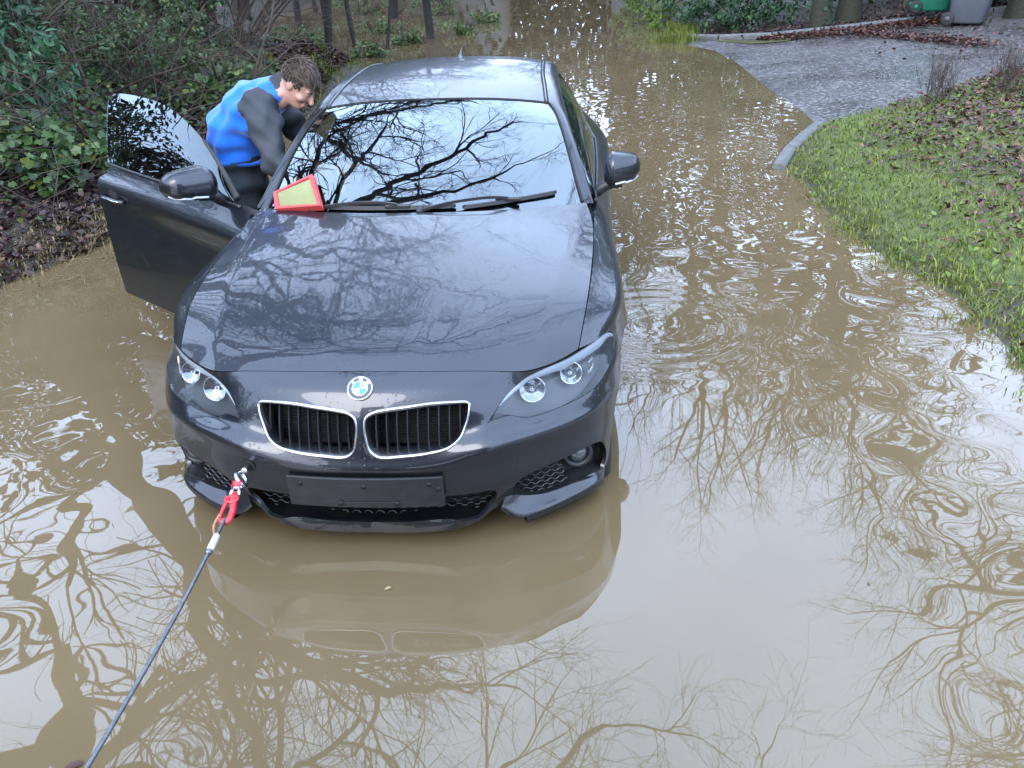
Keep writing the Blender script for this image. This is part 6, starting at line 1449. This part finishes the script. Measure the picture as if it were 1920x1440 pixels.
# ---------------------------------------------------------------- the recovery vehicle whose front the photograph was taken over
TRK = mat('dark_truck_paint', (.020, .024, .034), .35, coat=.7, noise=(5, .5, (.03, .033, .042)))
truck = empty('recovery_truck', (.2, -3.2, -.1), label='dark recovery truck parked nose to nose with the car, winch at its bumper', cat='truck')
def tb(name, c, s_, m, bev=.02): o = obj(name, *box((c[0] - .2, c[1] + 3.2, c[2] + .1), s_), m, truck, smooth=False); add_bevel(o, bev, 3); return o
tb('bumper', (.2, -1.83, .45), (2.0, .20, .26), BLACK, .03); tb('grille_panel', (.2, -1.90, .80), (1.25, .10, .42), BLACK, .02)
for k in range(6): tb('grille_slat', (.2, -1.845, .65 + k * .055), (1.15, .015, .02), GAP, .003)
for s in (-1, 1): tb('wing', (.2 + s * .82, -2.45, .72), (.36, 1.15, .56), TRK, .06); tb('headlight', (.2 + s * .80, -1.865, .82), (.24, .04, .18), mat('truck_lamp', (.35, .36, .38), .1, .6, noise=(30, .4, (.25, .26, .28))), .02)
tb('bonnet', (.2, -2.48, .985), (1.35, 1.12, .06), TRK, .025); tb('cab', (.2, -4.0, 1.0), (2.0, 1.9, 1.25), TRK, .08); tb('cab_roof', (.2, -4.15, 2.12), (1.85, 1.5, .10), TRK, .05)
for s in (-1, 1):
    tb('pillar', (.2 + s * .88, -3.35, 1.86), (.07, .09, .52), TRK, .02); tb('pillar', (.2 + s * .88, -4.8, 1.86), (.07, .12, .52), TRK, .02)
tb('windscreen', (.2, -3.33, 1.86), (1.66, .012, .46), GLASS_DARK, .002); tb('winch', (-.30, -1.78, .42), (.55, .16, .20), BLACK, .03)
for s in (-1, 1):
    for yy in (-2.45, -4.6):
        V = [((s * .86) + d, yy + 3.2 + r_ * math.cos(a), .28 + r_ * math.sin(a)) for r_, d in ((.2, -.11), (.36, -.12), (.39, -.08), (.39, .08), (.36, .12), (.2, .11)) for a in np.linspace(0, 2 * math.pi, 32, endpoint=False)]
        obj('wheel', V, [(i * 32 + k, i * 32 + (k + 1) % 32, (i + 1) * 32 + (k + 1) % 32, (i + 1) * 32 + k) for i in range(5) for k in range(32)] + [tuple(range(32)), tuple(160 + k for k in range(32))[::-1]], RUBBER, truck)

# flecks of leaf and froth drifting on the water
rf_ = np.random.default_rng(15); xy = np.vstack([np.c_[rf_.normal(2.2, .5, 90), rf_.normal(5.2, 1.6, 90)], np.c_[rf_.uniform(-2.2, 2.6, 50), rf_.uniform(-.8, 4, 50)], np.c_[rf_.normal(2.45, .15, 70), rf_.uniform(1.5, 5.2, 70)]])
xy = xy[(xy[:, 0] < shore_r(xy[:, 1]) - .03) & ~((np.abs(xy[:, 0]) < .95) & (xy[:, 1] > -.1))]; nf_ = len(xy); Dd = rand_dir(nf_, rf_) * [1, 1, .05]
bigmesh('floating_debris', *leaves(np.c_[xy, np.full(nf_, .004)], Dd, np.tile([0, 0, 1.], (nf_, 1)) + rand_dir(nf_, rf_) * .1, rf_.uniform(.008, .026, nf_), 'oval'), STRAW, kind='stuff', label='small flecks of straw and leaf drifting on the water', cat='debris')
# ---------------------------------------------------------------- the man leaning in at the open door: one continuous body surface grown round a posed skeleton
def surface_net(f, lo, h):
    s = f < 0; nx, ny, nz = f.shape
    c = [s[i:nx - 1 + i, j:ny - 1 + j, k:nz - 1 + k] for i in (0, 1) for j in (0, 1) for k in (0, 1)]; cnt = sum(a.astype(int) for a in c); act = (cnt > 0) & (cnt < 8)
    idx = -np.ones(act.shape, int); ijk = np.argwhere(act); idx[act] = np.arange(len(ijk)); acc = np.zeros((len(ijk), 3)); num = np.zeros(len(ijk)); off = [(i, j, k) for i in (0, 1) for j in (0, 1) for k in (0, 1)]
    for a in range(8):
        for b in range(a + 1, 8):
            oa, ob = np.array(off[a]), np.array(off[b])
            if np.abs(oa - ob).sum() != 1: continue
            A = ijk + oa; B = ijk + ob; fa = f[tuple(A.T)]; fb = f[tuple(B.T)]; m_ = (fa < 0) != (fb < 0); t = np.where(m_, fa / (fa - fb + 1e-12), 0)[:, None]
            acc += np.where(m_[:, None], A + (B - A) * t, 0); num += m_
    V = acc / num[:, None] * h + np.array(lo); F = []
    for ax in range(3):
        o1, o2 = [(1, 2), (2, 0), (0, 1)][ax]; sl = [slice(1, -1)] * 3; sl[ax] = slice(0, -1); a = s[tuple(sl)]; sl2 = list(sl); sl2[ax] = slice(1, None); b = s[tuple(sl2)]
        e = np.argwhere(a != b); flip = a[tuple(e.T)]; base = e.copy(); base[:, o1] += 1; base[:, o2] += 1
        q = []
        for d1, d2 in ((-1, -1), (0, -1), (0, 0), (-1, 0)):
            p = base.copy(); p[:, o1] += d1; p[:, o2] += d2; q.append(idx[tuple(p.T)])
        q = np.stack(q, 1); q[~flip] = q[~flip][:, ::-1]; F.append(q[(q >= 0).all(1)])
    return V, np.vstack(F)
def capsule(X, a, b, ra, rb, flat=None):
    a = np.array(a, float); b = np.array(b, float); d = b - a; L2 = d @ d + 1e-12; t = np.clip(((X - a) @ d) / L2, 0, 1); q = X - (a + t[..., None] * d)
    if flat is not None:                                # squash: flat = (axis, factor)
        ax = np.array(flat[0], float); ax /= np.linalg.norm(ax); q = q + (q @ ax)[..., None] * ax * (flat[1] - 1)
    return np.linalg.norm(q, axis=-1) - (ra + (rb - ra) * t)
def smin(a, b, k):
    h = np.clip(.5 + .5 * (b - a) / k, 0, 1); return b * (1 - h) + a * h - k * h * (1 - h)
def grow(bones, lo, hi, h, k, wrinkle=None):
    ax = [np.arange(l, u, h) for l, u in zip(lo, hi)]; X = np.stack(np.meshgrid(*ax, indexing='ij'), axis=-1); f = None
    for bn in bones:
        d = capsule(X, *bn[1:5], bn[5] if len(bn) > 5 else None); f = d if f is None else smin(f, d, k)
    if wrinkle: f = f + wrinkle(X)
    V, F = surface_net(f, lo, h); cen = V[F].mean(1); D = np.array([capsule(cen, *bn[1:5], bn[5] if len(bn) > 5 else None) for bn in bones]); lab = D.argmin(0)
    return V, F, np.array([bn[0] for bn in bones])[lab]
SKIN = mat('skin', (.34, .185, .135), .5, noise=(30, .4, (.29, .15, .11))); FLEECE = mat('blue_fleece', (.002, .115, .52), .85, sheen=.3, noise=(9, .5, (.002, .09, .43)), bump=(260, .35, .004)); SLEEVE = mat('dark_softshell', (.018, .021, .025), .75, noise=(14, .5, (.027, .030, .036)), bump=(90, .25, .004)); TROUS = mat('dark_trousers', (.022, .028, .030), .85, noise=(14, .6, (.034, .041, .043)), bump=(60, .4, .006))
PB = np.array([-1.10, 2.25, -.19])
person = empty('person', PB, label='man in a blue and black fleece leaning in at the open driver door', cat='person')
g0, sk, sl, bl = 'trousers', 'skin', 'sleeve', 'fleece'
bones = [
    (bl, (-1.11, 2.25, .90), (-1.10, 2.25, 1.00), .134, .136, ((0, 1, 0), .80)), (bl, (-1.10, 2.25, 1.00), (-.985, 2.23, 1.10), .136, .136, ((0, 1, 0), .76)), (bl, (-.985, 2.23, 1.10), (-.87, 2.20, 1.175), .134, .090, ((0, 1, 0), .66)),
    (sl, (-.85, 2.19, 1.185), (-.785, 2.17, 1.22), .072, .060), (sk, (-.80, 2.17, 1.195), (-.735, 2.15, 1.220), .056, .056),
    (sl, (-.895, 2.08, 1.135), (-.855, 2.01, 1.07), .086, .080), (sl, (-.855, 2.01, 1.07), (-.795, 1.90, .895), .080, .060), (sl, (-.795, 1.90, .895), (-.585, 1.83, .875), .056, .040), (sk, (-.585, 1.83, .875), (-.545, 1.815, .878), .030, .028),
    (sl, (-.90, 2.36, 1.10), (-.80, 2.40, .93), .082, .062), (sl, (-.80, 2.40, .93), (-.60, 2.34, .80), .058, .042), (sk, (-.60, 2.34, .80), (-.53, 2.32, .76), .032, .036),
    (g0, (-1.115, 2.25, .70), (-1.11, 2.25, .84), .136, .134, ((0, 1, 0), .82)),
    (g0, (-1.10, 2.15, .70), (-1.04, 2.10, .36), .105, .078), (g0, (-1.04, 2.10, .36), (-1.11, 2.12, -.08), .078, .060), (g0, (-1.13, 2.36, .70), (-1.09, 2.40, .35), .105, .078), (g0, (-1.09, 2.40, .35), (-1.17, 2.44, -.08), .078, .060),
    ('boot', (-1.12, 2.12, -.10), (-1.11, 2.12, -.15), .055, .05), ('boot', (-1.11, 2.12, -.145), (-.97, 2.09, -.155), .045, .038), ('boot', (-1.18, 2.44, -.10), (-1.17, 2.44, -.15), .055, .05), ('boot', (-1.17, 2.44, -.145), (-1.03, 2.42, -.155), .045, .038)]
def folds(X):
    a = np.sin(X[..., 2] * 62 + np.sin(X[..., 0] * 14 + X[..., 1] * 9) * 2.2 + X[..., 0] * 26) * .0055; b = np.sin(X[..., 2] * 38 - X[..., 0] * 45 + np.sin(X[..., 1] * 21) * 2) * .0048
    return (a + b) * np.clip((X[..., 2] + .05) * 4, 0, 1)
V, F, lab = grow(bones, (-1.42, 1.68, -.26), (-.44, 2.62, 1.36), .0115, .035, folds)
kinds = ['trousers', 'skin', 'sleeve', 'fleece', 'boot']; mats_ = [TROUS, SKIN, SLEEVE, FLEECE, BLACK]
body_o = bigmesh('body', V - PB, F, mats_, person, smooth=True)
body_o.data.polygons.foreach_set('material_index', np.array([kinds.index(l) for l in lab], np.int32))
# hem of the fleece: a band standing proud of the trousers
a_ = np.linspace(0, 2 * math.pi, 40)
obj('hem', *tube(np.c_[-1.11 + .138 * np.cos(a_), 2.25 + .170 * np.sin(a_), .845 + .010 * np.sin(3 * a_)] - PB, .012, 8, False), FLEECE, person)
# hand on the wheel, five fingers
hc = np.array([-.50, 1.805, .885]); hd = np.array([.93, -.25, .10]); hd /= np.linalg.norm(hd); hu = np.array([0, .35, .94]); hu -= hd * (hu @ hd); hu /= np.linalg.norm(hu); hs = np.cross(hd, hu)
hbones = [('skin', hc - hd * .045, hc + hd * .035, .030, .034, (hu, 1.7)), ('skin', hc - hd * .075, hc - hd * .03, .026, .028)]
for i, (o_, L) in enumerate(((-.028, .070), (-.010, .080), (.010, .076), (.028, .060))):
    p0 = hc + hd * .030 + hs * o_; p1 = p0 + hd * L * .45 - hu * .006; p2 = p1 + hd * L * .28 - hu * .018; p3 = p2 + hd * L * .12 - hu * .020; hbones += [('skin', p0, p1, .0095, .009), ('skin', p1, p2, .009, .0082), ('skin', p2, p3, .0082, .0072)]
t0 = hc - hd * .02 - hs * .028; t1 = t0 + hd * .035 - hs * .028; t2 = t1 + hd * .030 - hs * .004 - hu * .01; hbones += [('skin', t0, t1, .012, .0105), ('skin', t1, t2, .0105, .008)]
V, F, _ = grow(hbones, hc - .13, hc + .15, .0036, .006); bigmesh('hand', V - PB, F, SKIN, person, smooth=True)
# head: skull, jaw, nose, brow, lips, ears; looks down and to the car
HC = np.array([-.690, 2.13, 1.232]); fwd = np.array([.72, -.20, -.66]); fwd /= np.linalg.norm(fwd); upv = np.array([.58, -.10, .78]); upv -= fwd * (upv @ fwd); upv /= np.linalg.norm(upv); rt = np.cross(fwd, upv); HM = np.stack([rt, fwd, upv], axis=1) * .94
hlo = np.array([-.13, -.15, -.17]); ax3 = [np.arange(l, u, .0042) for l, u in zip(hlo, (.13, .15, .15))]; X = np.stack(np.meshgrid(*ax3, indexing='ij'), axis=-1)
def ell(X, c, r): q = (X - np.array(c)) / np.array(r); k = np.linalg.norm(q, axis=-1); return (k - 1) * min(r)
f = ell(X, (0, -.012, .025), (.074, .096, .092)); f = smin(f, ell(X, (0, .022, -.040), (.060, .066, .072)), .03); f = smin(f, ell(X, (0, .052, -.092), (.030, .028, .022)), .025)
f = smin(f, capsule(X, (0, .084, .004), (0, .108, -.034), .009, .0135), .012); f = smin(f, capsule(X, (-.036, .076, .018), (.036, .076, .018), .010, .010), .015)
f = smin(f, capsule(X, (-.020, .084, -.064), (.020, .084, -.064), .0065, .0065), .006); f = smin(f, capsule(X, (-.017, .082, -.074), (.017, .082, -.074), .0068, .0068), .006)
for s in (-1, 1):
    f = np.maximum(f, -(ell(X, (s * .031, .092, .000), (.016, .012, .009)))); f = smin(f, ell(X, (s * .030, .076, .001), (.012, .012, .010)), .003); f = smin(f, ell(X, (s * .076, -.012, -.006), (.008, .020, .030)), .006); f = smin(f, ell(X, (s * .048, .062, -.030), (.02, .018, .016)), .02)
f = smin(f, capsule(X, (0, -.02, -.08), (0, -.045, -.15), .052, .054), .02)
V, F = surface_net(f, hlo, .0042); bigmesh('head', V @ HM.T + HC - PB, F, SKIN, person, smooth=True)
EYE = mat('eye', (.03, .02, .015), .2, noise=(30, .3, (.02, .015, .01))); LIP = mat('lips', (.36, .13, .11), .5, noise=(30, .3, (.3, .1, .09))); HAIR = leaf_mat('brown_hair', (.030, .020, .013), (.075, .052, .036), .42, 0); HAIRB = mat('hair_base', (.024, .016, .011), .7, noise=(50, .7, (.045, .030, .020)), bump=(90, .8, .01))
for s in (-1, 1):
    Vv = np.array([(s * .031 + .012 * math.cos(t), .0885, .0005 + .0035 * math.sin(t)) for t in np.linspace(0, 2 * math.pi, 12, endpoint=False)]); obj('eye', Vv @ HM.T + HC - PB, [tuple(range(12))], EYE, person)
    obj('eyebrow', *tube(np.array([(s * .014, .091, .017), (s * .030, .089, .022), (s * .046, .080, .018)]) @ HM.T + HC - PB, [.003, .0036, .002], 6), HAIRB, person)
obj('mouth', *tube(np.array([(-.022, .0885, -.0692), (0, .0925, -.0685), (.022, .0885, -.0692)]) @ HM.T + HC - PB, [.001, .0022, .001], 6), LIP, person)
fh = ell(X, (0, -.016, .032), (.079, .100, .091)) + .003 * np.sin(X[..., 0] * 95 + X[..., 2] * 60 + 3 * np.sin(X[..., 1] * 40)) ; cutf = np.maximum(X[..., 1] * 1.0 - .040 - (X[..., 2] - .045) * .55, 0); face = (X[..., 1] > -.02) & (X[..., 2] < .052 + .2 * (X[..., 1] < .03)); low = X[..., 2] < -.050 + .8 * np.maximum(X[..., 1] + .03, 0)
fh = np.where((face & (X[..., 1] > .02)) | low, np.maximum(fh, .01), fh); fh = np.maximum(fh, -(ell(X, (0, .11, -.035), (.075, .08, .082))))
V, F = surface_net(fh, hlo, .0042); hair = bigmesh('hair', V @ HM.T + HC - PB, F, HAIRB, person, smooth=True)
rng = np.random.default_rng(3); W = Wood(); random.seed(5)
for k in range(2600):
    d = rand_dir(1, rng)[0]
    if d[2] < -.25 or (d[1] > .55 and d[2] < .42): continue
    p = np.array([0, -.016, .032]) + d * [.080, .101, .092]; t = np.array([.25 + .12 * rng.normal(), .85, .05]) if d[2] > .25 else np.array([0, .45 * rng.normal(), -.9]); t -= d * (t @ d) ; t /= np.linalg.norm(t) + 1e-9; L = rng.uniform(.035, .060) if d[2] > .25 else rng.uniform(.012, .022)
    lift = .004 if d[2] > .25 else .002; cv = rng.normal(0, .0035, 3)
    P = np.array([p - d * .004, p + t * L * .35 + d * lift, p + t * L * .7 + d * lift * 1.3 + cv * .6, p + t * L + d * lift * .6 + cv]); W.add(P @ HM.T + HC - PB, [.0020, .0032, .0026, .0008], 4)
W.build('hair_strands', HAIR, hair, kind='stuff')
